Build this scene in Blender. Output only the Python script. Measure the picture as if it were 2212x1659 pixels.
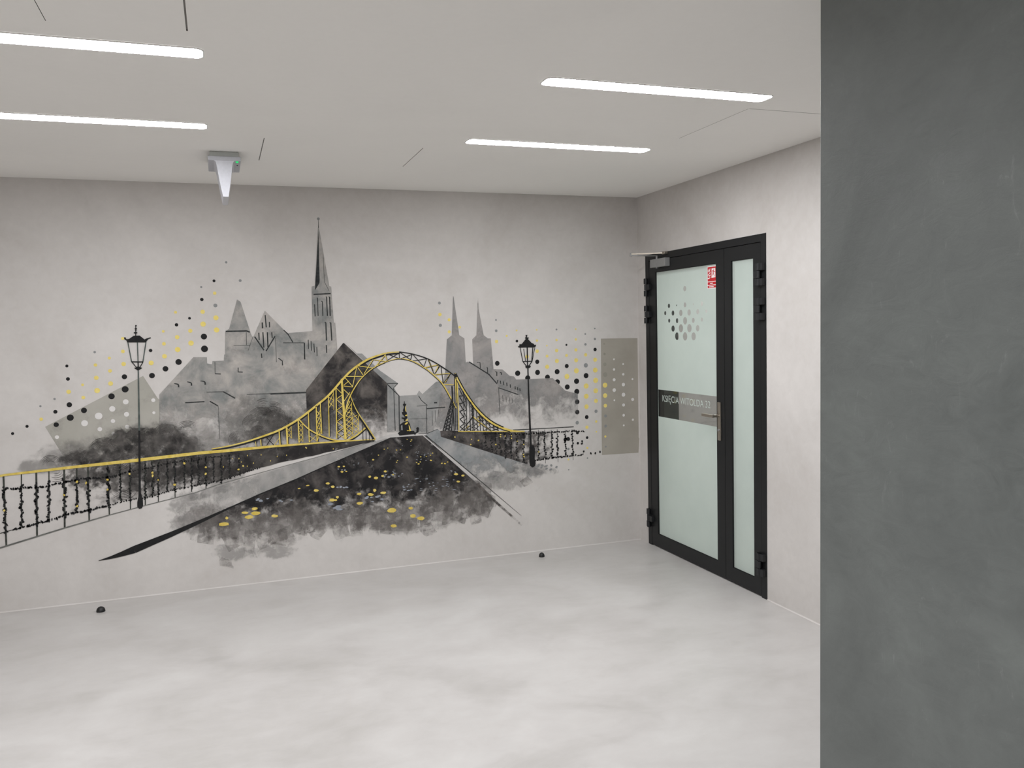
import bpy, bmesh, math, random
from mathutils import Vector, Euler, Matrix
random.seed(7)
SC = bpy.context.scene
COL = SC.collection
for o in list(bpy.data.objects):
    bpy.data.objects.remove(o, do_unlink=True)

# ------------------------------------------------------------------ camera, world, exposure
IW, IH, FPX = 2212, 1659, 1825.79
CAM = Vector((-3.01278, -5.74593, 1.63533))
EUL = Euler((1.50629, 0.02287, -0.33463), 'XYZ')
cam_data = bpy.data.cameras.new('camera')
cam_data.sensor_width = 36.0
cam_data.lens = FPX / IW * 36.0
cam_data.clip_start = 0.02
cam_ob = bpy.data.objects.new('camera', cam_data)
cam_ob.location = CAM
cam_ob.rotation_euler = EUL
COL.objects.link(cam_ob)
SC.camera = cam_ob
world = bpy.data.worlds.new('world')
world.use_nodes = True
world.node_tree.nodes['Background'].inputs[0].default_value = (0.9, 0.95, 1.0, 1)
world.node_tree.nodes['Background'].inputs[1].default_value = 0.05
SC.world = world
SC.view_settings.view_transform = 'Standard'
SC.view_settings.look = 'None'
SC.view_settings.gamma = 1.0
SC.view_settings.use_curve_mapping = False
SC.view_settings.exposure = 0.0
LED_POWER = 73.0          # emission strength of the ceiling strips
H = 2.6                  # ceiling height
try:
    SC.cycles.transparent_max_bounces = 32
    SC.cycles.max_bounces = 8
    SC.cycles.use_light_tree = False
except Exception:
    pass

RM = EUL.to_matrix()
def ray(x, y):
    return RM @ Vector(((x - IW / 2) / FPX, -(y - IH / 2) / FPX, -1.0))
def wall_pt(x, y):
    """where the sight line through a photo position meets the mural wall (y = 0)"""
    d = ray(x, y)
    t = -CAM.y / d.y
    p = CAM + d * t
    return p.x, p.z

# ------------------------------------------------------------------ helpers
def lin(r, g, b):
    f = lambda c: (c / 255 / 12.92) if c / 255 <= 0.04045 else ((c / 255 + 0.055) / 1.055) ** 2.4
    return (f(r), f(g), f(b), 1.0)

def base_of(parent):
    v = Vector((0, 0, 0))
    while parent is not None:
        v += parent.location
        parent = parent.parent
    return v

def link(name, me, mat, parent=None):
    o = bpy.data.objects.new(name, me)
    if mat is not None:
        if len(me.materials) == 0:
            me.materials.append(mat)
    COL.objects.link(o)
    o.parent = parent
    return o

def obj(name, verts, faces, mat, parent=None, smooth=False, attr=None):
    b = base_of(parent)
    me = bpy.data.meshes.new(name)
    me.from_pydata([tuple(Vector(v) - b) for v in verts], [], faces)
    if smooth:
        for p in me.polygons:
            p.use_smooth = True
    if attr is not None:
        a = me.attributes.new('a', 'FLOAT', 'POINT')
        a.data.foreach_set('value', attr)
    me.update()
    return link(name, me, mat, parent)

def from_bm(name, bm, mat, parent=None, smooth=False):
    b = base_of(parent)
    bmesh.ops.recalc_face_normals(bm, faces=bm.faces[:])
    bmesh.ops.translate(bm, verts=bm.verts[:], vec=-b)
    me = bpy.data.meshes.new(name)
    bm.to_mesh(me)
    bm.free()
    if smooth:
        for p in me.polygons:
            p.use_smooth = True
    return link(name, me, mat, parent)

def empty(name, loc, parent=None):
    o = bpy.data.objects.new(name, None)
    o.empty_display_size = 0.1
    o.location = Vector(loc) - base_of(parent)
    COL.objects.link(o)
    o.parent = parent
    return o

def tag(o, label=None, cat=None, group=None, kind=None):
    if label: o['label'] = label
    if cat: o['category'] = cat
    if group: o['group'] = group
    if kind: o['kind'] = kind
    return o

def bm_box(bm, lo, hi, bev=0.0):
    lo, hi = Vector(lo), Vector(hi)
    c = (lo + hi) / 2
    r = bmesh.ops.create_cube(bm, size=1.0, matrix=Matrix.Translation(c) @ Matrix.Diagonal((*(hi - lo), 1)))
    if bev > 0:
        es = list({e for v in r['verts'] for e in v.link_edges})
        bmesh.ops.bevel(bm, geom=es, offset=bev, segments=2, affect='EDGES', profile=0.5)

def box(name, lo, hi, mat, parent=None, bev=0.0):
    bm = bmesh.new()
    bm_box(bm, lo, hi, bev)
    return from_bm(name, bm, mat, parent)

def boxes(name, lst, mat, parent=None, bev=0.0):
    bm = bmesh.new()
    for lo, hi in lst:
        bm_box(bm, lo, hi, bev)
    return from_bm(name, bm, mat, parent)

def bm_bar(bm, a, b, r, n=10, r2=None):
    a, b = Vector(a), Vector(b)
    d = b - a
    rot = d.to_track_quat('Z', 'Y').to_matrix().to_4x4()
    bmesh.ops.create_cone(bm, cap_ends=True, segments=n, radius1=r, radius2=r if r2 is None else r2,
                          depth=d.length, matrix=Matrix.Translation((a + b) / 2) @ rot)

def bm_flat_bar(bm, a, b, w, t):
    """flat bar from a to b, w wide (horizontal), t thick (vertical)"""
    a, b = Vector(a), Vector(b)
    d = (b - a)
    s = Vector((-d.y, d.x, 0)).normalized() * w / 2
    u = Vector((0, 0, t / 2))
    vs = [bm.verts.new(p) for p in (a - s - u, a + s - u, a + s + u, a - s + u, b - s - u, b + s - u, b + s + u, b - s + u)]
    for f in ((0, 1, 2, 3), (4, 5, 6, 7), (0, 1, 5, 4), (1, 2, 6, 5), (2, 3, 7, 6), (3, 0, 4, 7)):
        bm.faces.new([vs[i] for i in f])

# ------------------------------------------------------------------ materials
class NT:
    def __init__(self, name):
        self.m = bpy.data.materials.new(name)
        self.m.use_nodes = True
        self.t = self.m.node_tree
        self.t.nodes.clear()
        self.out = self.t.nodes.new('ShaderNodeOutputMaterial')
    def n(self, kind, **kw):
        nd = self.t.nodes.new(kind)
        for k, v in kw.items():
            setattr(nd, k, v)
        return nd
    def l(self, a, b):
        self.t.links.new(a, b)
    def math(self, op, a, b=None, clamp=False):
        nd = self.n('ShaderNodeMath', operation=op, use_clamp=clamp)
        for i, v in enumerate((a, b)):
            if v is None: continue
            if isinstance(v, (int, float)): nd.inputs[i].default_value = v
            else: self.l(v, nd.inputs[i])
        return nd.outputs[0]
    def pos(self):
        return self.n('ShaderNodeNewGeometry').outputs['Position']
    def noise(self, vec, scale, detail=5, rough=0.6, dist=0.0):
        nd = self.n('ShaderNodeTexNoise')
        nd.inputs['Scale'].default_value = scale
        nd.inputs['Detail'].default_value = detail
        nd.inputs['Roughness'].default_value = rough
        nd.inputs['Distortion'].default_value = dist
        self.l(vec, nd.inputs['Vector'])
        return nd.outputs['Fac']
    def ramp(self, fac, stops):
        nd = self.n('ShaderNodeValToRGB')
        el = nd.color_ramp.elements
        while len(el) < len(stops): el.new(0.5)
        for e, (p, c) in zip(el, stops):
            e.position = p
            e.color = c
        self.l(fac, nd.inputs[0])
        return nd.outputs[0]
    def maprange(self, v, a, b, c=0.0, d=1.0, smooth=False):
        nd = self.n('ShaderNodeMapRange')
        nd.interpolation_type = 'SMOOTHSTEP' if smooth else 'LINEAR'
        for i, x in enumerate((a, b, c, d)):
            nd.inputs[i + 1].default_value = x
        self.l(v, nd.inputs[0])
        return nd.outputs[0]
    def mapping(self, vec, scale=(1, 1, 1), rot=(0, 0, 0)):
        nd = self.n('ShaderNodeMapping')
        nd.inputs['Scale'].default_value = scale
        nd.inputs['Rotation'].default_value = rot
        self.l(vec, nd.inputs['Vector'])
        return nd.outputs[0]
    def bsdf(self, color, rough=0.6, metal=0.0, spec=0.5):
        b = self.n('ShaderNodeBsdfPrincipled')
        if isinstance(color, tuple): b.inputs['Base Color'].default_value = color
        else: self.l(color, b.inputs['Base Color'])
        if isinstance(rough, (int, float)): b.inputs['Roughness'].default_value = rough
        else: self.l(rough, b.inputs['Roughness'])
        b.inputs['Metallic'].default_value = metal
        b.inputs['Specular IOR Level'].default_value = spec
        return b
    def bump(self, h, strength, dist, b):
        nd = self.n('ShaderNodeBump')
        nd.inputs['Strength'].default_value = strength
        nd.inputs['Distance'].default_value = dist
        self.l(h, nd.inputs['Height'])
        self.l(nd.outputs[0], b.inputs['Normal'])
    def done(self, sh):
        self.l(sh, self.out.inputs[0])
        return self.m

def simple(name, c, rough=0.5, metal=0.0, spec=0.5, grain=0.04):
    t = NT(name)
    nz = t.noise(t.pos(), 60, 3)
    col = t.ramp(nz, [(0.3, tuple(x * (1 - grain) for x in c[:3]) + (1,)), (0.7, tuple(min(1, x * (1 + grain)) for x in c[:3]) + (1,))])
    return t.done(t.bsdf(col, rough, metal, spec).outputs[0])

def plaster(name, ca, cb, cc, rough, scale=1.1, bump=0.10, fine=18, stretch=(1, 1, 1), spec=0.35):
    t = NT(name)
    p = t.mapping(t.pos(), stretch)
    n1 = t.noise(p, scale, 6, 0.55, 0.8)
    n2 = t.noise(p, fine, 5, 0.65, 0.5)
    mix = t.math('ADD', t.math('MULTIPLY', n1, 0.72), t.math('MULTIPLY', n2, 0.28))
    col = t.ramp(mix, [(0.3, ca), (0.5, cb), (0.72, cc)])
    b = t.bsdf(col, t.maprange(n1, 0.3, 0.7, rough - 0.06, rough + 0.08), 0, spec)
    t.bump(n2, bump, 0.002, b)
    return t.done(b.outputs[0])

M = {}
M['wall'] = plaster('wall_microcement', lin(186, 181, 176), lin(197, 193, 189), lin(208, 204, 200), 0.62)
M['floor'] = plaster('floor_microcement', lin(173, 170, 166), lin(186, 183, 180), lin(196, 194, 191), 0.40, 1.5, 0.04, 8, (1, 1.5, 1), 0.5)
M['ceiling'] = plaster('ceiling_paint', lin(239, 237, 233), lin(242, 240, 236), lin(245, 243, 239), 0.85, 0.8, 0.02, 30)
def dark_plaster():
    t = NT('dark_trowelled_plaster')
    p = t.pos()
    n1 = t.noise(p, 1.5, 7, 0.62, 1.4)
    n2 = t.noise(t.mapping(p, (1, 1, 2.0), (0.5, 0, 0)), 8, 7, 0.72, 2.4)
    n3 = t.noise(p, 90, 3)
    n4 = t.noise(t.mapping(p, (1, 1.0, 0.30), (0.25, 0, 0)), 26, 6, 0.75, 2.0)
    mix = t.math('ADD', t.math('MULTIPLY', n1, 0.62), t.math('MULTIPLY', n2, 0.38))
    base = t.ramp(mix, [(0.3, lin(88, 92, 90)), (0.5, lin(101, 105, 103)), (0.72, lin(115, 120, 117))])
    scr = t.math('MULTIPLY', t.maprange(n4, 0.58, 0.74, 0.0, 0.34, True), t.maprange(n1, 0.42, 0.62, 0.0, 1.0, True))      # light trowel scratches
    mx = t.n('ShaderNodeMix', data_type='RGBA')
    t.l(scr, mx.inputs[0]); t.l(base, mx.inputs[6]); mx.inputs[7].default_value = lin(150, 154, 151)
    b = t.bsdf(mx.outputs[2], t.maprange(n2, 0.35, 0.65, 0.42, 0.62), 0, 0.4)
    t.bump(t.math('ADD', n2, t.math('MULTIPLY', n3, 0.25)), 0.25, 0.003, b)
    return t.done(b.outputs[0])
M['dark'] = dark_plaster()
M['void'] = simple('ceiling_void', lin(150, 147, 142), 0.9)
M['black'] = simple('black_powder_coat', lin(25, 26, 27), 0.45, 0, 0.3)
M['hinge'] = simple('black_hinge_coat', lin(30, 31, 33), 0.4, 0, 0.35)
M['lining'] = simple('dark_reveal_lining', lin(62, 66, 63), 0.6)
M['seal'] = simple('black_rubber_seal', lin(12, 12, 13), 0.8)
M['steel'] = simple('brushed_steel', lin(172, 164, 152), 0.34, 0.9)
M['closer'] = simple('silver_enamel', lin(150, 150, 149), 0.45, 0.35)
M['white'] = simple('white_plastic', lin(182, 183, 188), 0.5)
M['blade'] = simple('white_acrylic', lin(198, 199, 205), 0.4)
M['whitegrey'] = simple('pale_grey_plastic', lin(176, 179, 175), 0.5)
M['rubber'] = simple('black_rubber', lin(20, 20, 21), 0.5)
M['red'] = simple('sign_red', lin(196, 30, 38), 0.4)
M['signwhite'] = simple('sign_white', lin(242, 238, 236), 0.4)
M['rim'] = simple('light_trim', lin(228, 227, 224), 0.5)
def emit(name, c, s):
    t = NT(name)
    e = t.n('ShaderNodeEmission')
    e.inputs[0].default_value = c
    e.inputs[1].default_value = s
    return t.done(e.outputs[0])
M['led'] = emit('led_diffuser', (1.0, 1.005, 1.035, 1), LED_POWER)
M['green_led'] = emit('green_indicator', (0.05, 0.8, 0.22, 1), 0.9)
def film_mat():
    t = NT('frosted_film')
    nz = t.noise(t.pos(), 2.2, 4)
    col = t.ramp(nz, [(0.3, lin(211, 222, 215)), (0.7, lin(220, 230, 223))])
    d = t.n('ShaderNodeBsdfDiffuse'); t.l(col, d.inputs[0])
    tr = t.n('ShaderNodeBsdfTranslucent'); t.l(col, tr.inputs[0])
    mx = t.n('ShaderNodeMixShader'); mx.inputs[0].default_value = 0.5
    t.l(d.outputs[0], mx.inputs[1]); t.l(tr.outputs[0], mx.inputs[2])
    return t.done(mx.outputs[0])
M['film'] = film_mat()
def glass_mat():
    t = NT('clear_glass')
    tr = t.n('ShaderNodeBsdfTransparent'); tr.inputs[0].default_value = (0.95, 0.972, 0.957, 1)
    g = t.n('ShaderNodeBsdfGlossy'); g.inputs['Roughness'].default_value = 0.02
    fr = t.n('ShaderNodeFresnel')
    bf = t.n('ShaderNodeNewGeometry').outputs['Backfacing']
    t.l(t.maprange(bf, 0, 1, 1.45, 1 / 1.45), fr.inputs[0])
    mx = t.n('ShaderNodeMixShader')
    t.l(fr.outputs[0], mx.inputs[0]); t.l(tr.outputs[0], mx.inputs[1]); t.l(g.outputs[0], mx.inputs[2])
    return t.done(mx.outputs[0])
M['glass'] = glass_mat()

def paint(name, c1, c2=None, alpha=1.0, ns=5.0, lo=0.35, hi=0.65, fadez=None, fadex=None, k=0.9, attr=False,
          an=9.0, stretch=(1, 1, 1), thin=None):
    """mural paint: two-tone mottled pigment; it can thin out along height / width with a dry-brush noise edge"""
    t = NT(name)
    p = t.mapping(t.pos(), stretch)
    n = t.noise(p, ns, 7, 0.62, 0.4)
    c2 = c2 or c1
    col = t.ramp(n, [(lo, c1), (hi, c2)])
    b = t.bsdf(col, 0.75, 0, 0.2)
    cov = None
    def mul(a, bb):
        return bb if a is None else t.math('MULTIPLY', a, bb)
    sep = None
    if fadez or fadex:
        sep = t.n('ShaderNodeSeparateXYZ'); t.l(t.pos(), sep.inputs[0])
    if fadez: cov = mul(cov, t.maprange(sep.outputs[2], fadez[0], fadez[1]))
    if fadex: cov = mul(cov, t.maprange(sep.outputs[0], fadex[0], fadex[1]))
    if attr:
        at = t.n('ShaderNodeAttribute'); at.attribute_name = 'a'
        cov = mul(cov, at.outputs['Fac'])
    if cov is None and thin is None and alpha >= 0.999:
        return t.done(b.outputs[0])
    if cov is not None:
        n2 = t.noise(p, an, 9, 0.68, 0.3)
        s = t.math('ADD', cov, t.math('MULTIPLY', t.math('SUBTRACT', n2, 0.5), k * 3.2))
        a = t.math('MULTIPLY', t.math('POWER', t.maprange(s, 0.10, 1.0, 0.0, 1.0, True), 1.4), alpha)
    elif thin is not None:
        n2 = t.noise(p, an, 8, 0.68, 0.6)
        a = t.maprange(n2, thin[0], thin[1], thin[2], alpha, True)
    else:
        a = t.n('ShaderNodeValue').outputs[0]
        a.default_value = alpha
    tr = t.n('ShaderNodeBsdfTransparent')
    mx = t.n('ShaderNodeMixShader')
    t.l(a, mx.inputs[0]); t.l(tr.outputs[0], mx.inputs[1]); t.l(b.outputs[0], mx.inputs[2])
    return t.done(mx.outputs[0])

# ------------------------------------------------------------------ room shell
X0, Y0 = -7.2, -8.6           # left and front walls, out of view
def rect_cells(xs, ys, holes):
    xs, ys = sorted(set(xs)), sorted(set(ys))
    out = []
    for i in range(len(xs) - 1):
        for j in range(len(ys) - 1):
            cx, cy = (xs[i] + xs[i + 1]) / 2, (ys[j] + ys[j + 1]) / 2
            if any(a < cx < b and c < cy < d for a, b, c, d in holes): continue
            out.append((xs[i], xs[i + 1], ys[j], ys[j + 1]))
    return out

tag(box('floor', (X0 - 0.2, Y0 - 0.2, -0.2), (0.05, 0.2, 0.0), M['floor']), 'pale grey microcement floor', None, None, 'structure')
SW = 0.0028
slits = [(-3.063 - SW, -3.063 + SW, -3.75, -2.83), (-3.464 - SW * .4, -3.464 + SW * .4, -3.75, -2.81),
         (-2.756 - SW * .75, -2.756 + SW * .75, -1.373, -0.815), (-1.948 - SW * .6, -1.948 + SW * .6, -1.322, -0.803),
         (-0.718 - SW * .45, -0.718 + SW * .45, -2.448, -1.843), (-0.715, -0.02, -2.450 - SW * .7, -2.450 + SW * .7)]
xs = [X0 - 0.2, 0.2]; ys = [Y0 - 0.2, 0.2]
for s in slits:
    xs += [s[0], s[1]]; ys += [s[2], s[3]]
V, F = [], []
for a, b, c, d in rect_cells(xs, ys, slits):
    i = len(V)
    V += [(a, c, H), (a, d, H), (b, d, H), (b, c, H)]
    F.append((i, i + 1, i + 2, i + 3))
ceil = obj('ceiling', V, F, M['ceiling'])
bm = bmesh.new(); bm.from_mesh(ceil.data); bmesh.ops.remove_doubles(bm, verts=bm.verts[:], dist=1e-5); bm.to_mesh(ceil.data); bm.free()
tag(ceil, 'white painted ceiling with narrow joint slits', None, None, 'structure')
for s in slits:
    a, b, c, d = s
    z1 = H + 0.005
    obj('joint_slit', [(a, c, H), (a, d, H), (b, d, H), (b, c, H), (a, c, z1), (a, d, z1), (b, d, z1), (b, c, z1)],
        [(4, 5, 6, 7), (0, 1, 5, 4), (1, 2, 6, 5), (2, 3, 7, 6), (3, 0, 4, 7)], M['void'], ceil)
tag(box('wall_back', (X0 - 0.2, 0.0, 0.0), (0.2, 0.2, H), M['wall']), 'pale grey wall that carries the mural', None, None, 'structure')
WT = 0.262
DY0, DY1, DZ = -0.125, -1.583, 2.158      # door frame outline in the right wall
wr = boxes('wall_right', [((0, DY0, 0), (WT, 0.2, H)), ((0, DY1, DZ), (WT, DY0, H)), ((0, Y0 - 0.2, 0), (WT, DY1, H))], M['wall'])
tag(wr, 'pale grey right wall around the glazed door', None, None, 'structure')
tag(box('wall_left', (X0 - 0.2, Y0, 0), (X0, 0.0, H), M['wall']), 'left wall outside the picture', None, None, 'structure')
tag(box('wall_front', (X0 - 0.2, Y0 - 0.2, 0), (0.2, Y0, H), M['wall']), 'wall behind the viewer', None, None, 'structure')
tag(box('wall_front_right', (-1.428, Y0, 0), (0.0, -3.8, H), M['dark'], None, 0.002), 'dark grey trowelled plaster wall at the right edge', None, None, 'structure')
# cove between floor and mural / right wall
def cove(name, pts, nrm, label, r=0.008):
    n = 6
    V, F = [], []
    for p, nn in zip(pts, nrm):
        for k in range(n + 1):
            a = math.pi / 2 * k / n
            off = r * (1 - math.cos(a)); zz = r * (1 - math.sin(a))
            V.append((p[0] + nn[0] * off, p[1] + nn[1] * off, zz + 0.0005))
    for i in range(len(pts) - 1):
        for k in range(n):
            a = i * (n + 1) + k
            F.append((a, a + 1, a + n + 2, a + n + 1))
    o = obj(name, V, F, M['wall'], None, True)
    return tag(o, label, None, None, 'structure')
cove('baseboard_back', [(X0, -0.0005), (-0.0005, -0.0005)], [(0, -1), (-1, -1)], 'pale rounded cement cove along the foot of the mural wall')
cove('baseboard_right', [(-0.0005, DY1 - 0.001), (-0.0005, -3.8)], [(-1, 0), (-1, 0)], 'pale rounded cement cove along the right wall')

# corridor behind the frosted door
tag(box('floor_corridor', (0.05, -3.0, -0.2), (3.4, 6.0, 0.0), M['floor']), 'floor behind the glazed door', None, None, 'structure')
tag(box('ceiling_corridor', (WT, -3.0, H), (3.4, 6.0, H + 0.1), M['ceiling']), 'ceiling behind the glazed door', None, None, 'structure')
tag(boxes('wall_corridor', [((3.2, -3.0, 0), (3.4, 6.0, H)), ((WT, 5.8, 0), (3.2, 6.0, H)), ((WT, -3.2, 0), (3.4, -3.0, H)), ((0.1, 0.2, 0), (WT, 6.0, H))], M['wall']), 'pale walls behind the glazed door', None, None, 'structure')

# ------------------------------------------------------------------ ceiling LED strips
def stadium(x0, x1, yc, w, rc, n=6):
    pts = []
    for cx, cy, a0 in ((x1 - rc, yc + w / 2 - rc, 0), (x0 + rc, yc + w / 2 - rc, 90), (x0 + rc, yc - w / 2 + rc, 180), (x1 - rc, yc - w / 2 + rc, 270)):
        for k in range(n + 1):
            a = math.radians(a0 + 90 * k / n)
            pts.append((cx + rc * math.cos(a), cy + rc * math.sin(a)))
    return pts
def make_light(xc, yc, L=1.03, w=0.10):
    t = empty('ceiling_light', (xc, yc, H))
    rc = w * 0.28
    rings = []
    V, F = [], []
    prof = [(0.0, 0.003)]
    for ins, dz in prof:
        rings.append([(x, y, H - 0.001 - dz) for x, y in stadium(xc - L / 2 + ins, xc + L / 2 - ins, yc, w - 2 * ins, max(rc - ins, 0.004))])
    n = len(rings[0])
    for r in rings: V += r
    for i in range(len(rings) - 1):
        for k in range(n):
            F.append((i * n + k, i * n + (k + 1) % n, (i + 1) * n + (k + 1) % n, (i + 1) * n + k))
    F.append(tuple(range((len(rings) - 1) * n, len(rings) * n)))
    obj('diffuser', V, F, M['led'], t, True)
    V, F = [], []
    for ins, z in ((-0.005, H - 0.0005), (-0.005, H - 0.004), (0.0, H - 0.004), (0.0, H - 0.0005)):
        V += [(x, y, z) for x, y in stadium(xc - L / 2 + ins, xc + L / 2 - ins, yc, w - 2 * ins, rc - ins)]
    for i in range(3):
        for k in range(n):
            F.append((i * n + k, i * n + (k + 1) % n, (i + 1) * n + (k + 1) % n, (i + 1) * n + k))
    obj('rim', V, F, M['rim'], t, False)
    return t
LX = (-1.256, -3.535, -5.815)
LIGHTS = [
    (LX[0], -2.62, 'glowing white ceiling strip light at upper right, the longer-looking of the right pair'),
    (LX[0], -1.545, 'glowing white ceiling strip light nearest the corner above the door side of the mural'),
    (LX[1], -2.62, 'glowing white ceiling strip light running off the top left, uppermost of the left pair'),
    (LX[1], -1.56, 'glowing white ceiling strip light at left just in front of the emergency luminaire'),
    (LX[1], -4.78, 'added unseen ceiling strip light overhead in line with the emergency luminaire'),  # from here on: unseen strips added to give the room more light
    (LX[1], -6.94, 'added unseen ceiling strip light behind the viewer in the middle'),
    (LX[1], -5.86, 'added unseen ceiling strip light right above the viewer'),
    (LX[2], -4.78, 'added unseen ceiling strip light overhead beside the left wall'),
    (LX[2], -6.94, 'added unseen ceiling strip light behind the viewer at the left wall'),
]
for x, y, lab in LIGHTS:
    tag(make_light(x, y), lab, 'ceiling light', 'linear ceiling lights')
tag(make_light(1.5, -0.5), 'added unseen ceiling strip light right behind the glazed door', 'ceiling light')  # unseen corridor strips, added to light the frosted film from behind
tag(make_light(1.5, 1.3), 'added unseen middle ceiling strip light in the corridor behind the door', 'ceiling light')
tag(make_light(2.2, 4.1), 'added unseen ceiling strip light deeper in the corridor behind the door', 'ceiling light')  # added to brighten the corridor wall behind the clear band

# ------------------------------------------------------------------ door
door = tag(empty('door_1', (0, (DY0 + DY1) / 2, 0)), 'black framed double glazed door with frosted panes', None, None, 'structure')
FX0, FX1 = -0.004, 0.075
boxes('door_frame', [((FX0, DY0 - 0.052, 0), (FX1, DY0, DZ)), ((FX0, DY1, 0), (FX1, DY1 + 0.050, DZ)), ((FX0, DY1 + 0.050, 2.112), (FX1, DY0 - 0.052, DZ))], M['black'], door, 0.0015)
boxes('reveal_lining', [((FX1 + 0.001, DY0 - 0.004, 0.001), (WT + 0.002, DY0 - 0.0005, DZ)), ((FX1 + 0.001, DY1 + 0.0005, 0.001), (WT + 0.002, DY1 + 0.004, DZ)), ((FX1 + 0.001, DY1 + 0.004, DZ - 0.004), (WT + 0.002, DY0 - 0.004, DZ - 0.0005))], M['lining'], door)
def leaf(y_left, y_right, gy0, gy1, gz0, gz1, label):
    z0, z1 = 0.010, 2.108
    bm = bmesh.new()
    x0, x1 = -0.002, 0.058
    bm_box(bm, (x0, gy0, z0), (x1, y_left, z1), 0.0)
    bm_box(bm, (x0, y_right, z0), (x1, gy1, z1), 0.0)
    bm_box(bm, (x0, gy1, gz1), (x1, gy0, z1), 0.0)
    bm_box(bm, (x0, gy1, z0), (x1, gy0, gz0), 0.0)
    lf = from_bm('door_leaf', bm, M['black'], door)
    tag(lf, label)
    box('glass_pane', (0.008, gy1 - 0.006, gz0 - 0.006), (0.014, gy0 + 0.006, gz1 + 0.006), M['glass'], lf)
    bd = 0.003
    boxes('glazing_gasket', [((0.002, gy0 - bd, gz0), (0.0068, gy0, gz1)), ((0.002, gy1, gz0), (0.0068, gy1 + bd, gz1)),
                             ((0.002, gy1, gz1 - bd), (0.0068, gy0, gz1)), ((0.002, gy1, gz0), (0.0068, gy0, gz0 + bd))], M['seal'], lf)
    return lf
G1 = (-0.274, -1.060, 0.102, 2.026)
G2 = (-1.230, -1.457, 0.102, 2.026)
leafA = leaf(-0.180, -1.151, *G1, 'wide leaf with frosted glass and street name')
leafB = leaf(-1.155, -1.530, *G2, 'narrow leaf with plain frosted glass')

# frosted film cut with dots and a clear band; u = -y, v = z on the door
FILM_X = 0.0072
def curve_mesh(name, loops):
    cu = bpy.data.curves.new(name, 'CURVE')
    cu.dimensions = '2D'
    cu.fill_mode = 'BOTH'
    for lp in loops:
        s = cu.splines.new('POLY')
        s.points.add(len(lp) - 1)
        for pnt, (u, v) in zip(s.points, lp):
            pnt.co = (u, v, 0, 1)
        s.use_cyclic_u = True
    tmp = bpy.data.objects.new(name + '_tmp', cu)
    COL.objects.link(tmp)
    dg = bpy.context.evaluated_depsgraph_get()
    me = bpy.data.meshes.new_from_object(tmp.evaluated_get(dg))
    bpy.data.objects.remove(tmp, do_unlink=True)
    return me
def on_door(name, me, mat, x, parent):
    b = base_of(parent)
    for v in me.vertices:
        u, w = v.co.x, v.co.y
        v.co = Vector((x, -u, w)) - b
    me.materials.clear()
    me.materials.append(mat)
    me.name = name
    return link(name, me, None, parent)
def door_pt(x, y, X=0.0072):
    d = ray(x, y); t = (X - CAM.x) / d.x
    p = CAM + d * t
    return -p.y, p.z
def circ(u, v, r, n=28):
    return [(u + r * math.cos(2 * math.pi * k / n), v + r * math.sin(2 * math.pi * k / n)) for k in range(n)]
gd = [(373, 918, 40), (307, 1048, 36), (445, 1047, 46), (378, 1184, 35), (447, 1325, 56), (518, 1462, 68), (520, 1184, 44), (586, 1045, 57),
      (588, 1320, 73), (662, 1465, 75), (662, 1185, 68), (660, 900, 44), (510, 908, 14), (735, 1037, 57), (740, 1318, 74), (815, 1465, 72),
      (808, 1178, 46), (808, 890, 16), (888, 1022, 48), (888, 1318, 58), (963, 1165, 36), (963, 880, 42), (1043, 1012, 34), (656, 610, 50)]
holes = []
for x, y, r in gd:
    px, py = 1400 + x / 8.294, 550 + y / 8.294
    u, v = door_pt(px, py); u2, v2 = door_pt(px, py - r / 8.294)
    holes.append(circ(u, v, v2 - v))
SB0, SB1 = 0.977, 1.174
E_ = 0.002
US = max(door_pt(1421.5, 870)[0], 0.2805)
holes.append([(US, SB0), (1.0575, SB0), (1.0575, SB1), (US, SB1)])
outer = [(-G1[0] + E_, G1[2] + E_), (-G1[1] - E_, G1[2] + E_), (-G1[1] - E_, G1[3] - E_), (-G1[0] + E_, G1[3] - E_)]
on_door('frosted_film', curve_mesh('film', [outer] + holes), M['film'], FILM_X, leafA)
on_door('frosted_film', curve_mesh('film2', [[(-G2[0] + E_, G2[2] + E_), (-G2[1] - E_, G2[2] + E_), (-G2[1] - E_, G2[3] - E_), (-G2[0] + E_, G2[3] - E_)]]), M['film'], FILM_X, leafB)
def text_mesh(body, u0, u1, v0, v1, offset=0.0):
    cu = bpy.data.curves.new('lettering', 'FONT')
    cu.body = body
    cu.offset = offset
    tmp = bpy.data.objects.new('lettering_tmp', cu)
    COL.objects.link(tmp)
    dg = bpy.context.evaluated_depsgraph_get()
    me = bpy.data.meshes.new_from_object(tmp.evaluated_get(dg))
    bpy.data.objects.remove(tmp, do_unlink=True)
    xs_ = [v.co.x for v in me.vertices]; 
    x0, x1 = min(xs_), max(xs_)
    y0, y1 = 0.0, max(v.co.y for v in me.vertices)
    for v in me.vertices:
        v.co = Vector((u0 + (v.co.x - x0) / (x1 - x0) * (u1 - u0), v0 + (v.co.y - y0) / (y1 - y0) * (v1 - v0), 0))
    return me
on_door('street_name_lettering', text_mesh('KSIĘCIA WITOLDA 32', 0.341, 0.970, 1.091, 1.139, -0.006), M['film'], FILM_X, leafA)

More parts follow.
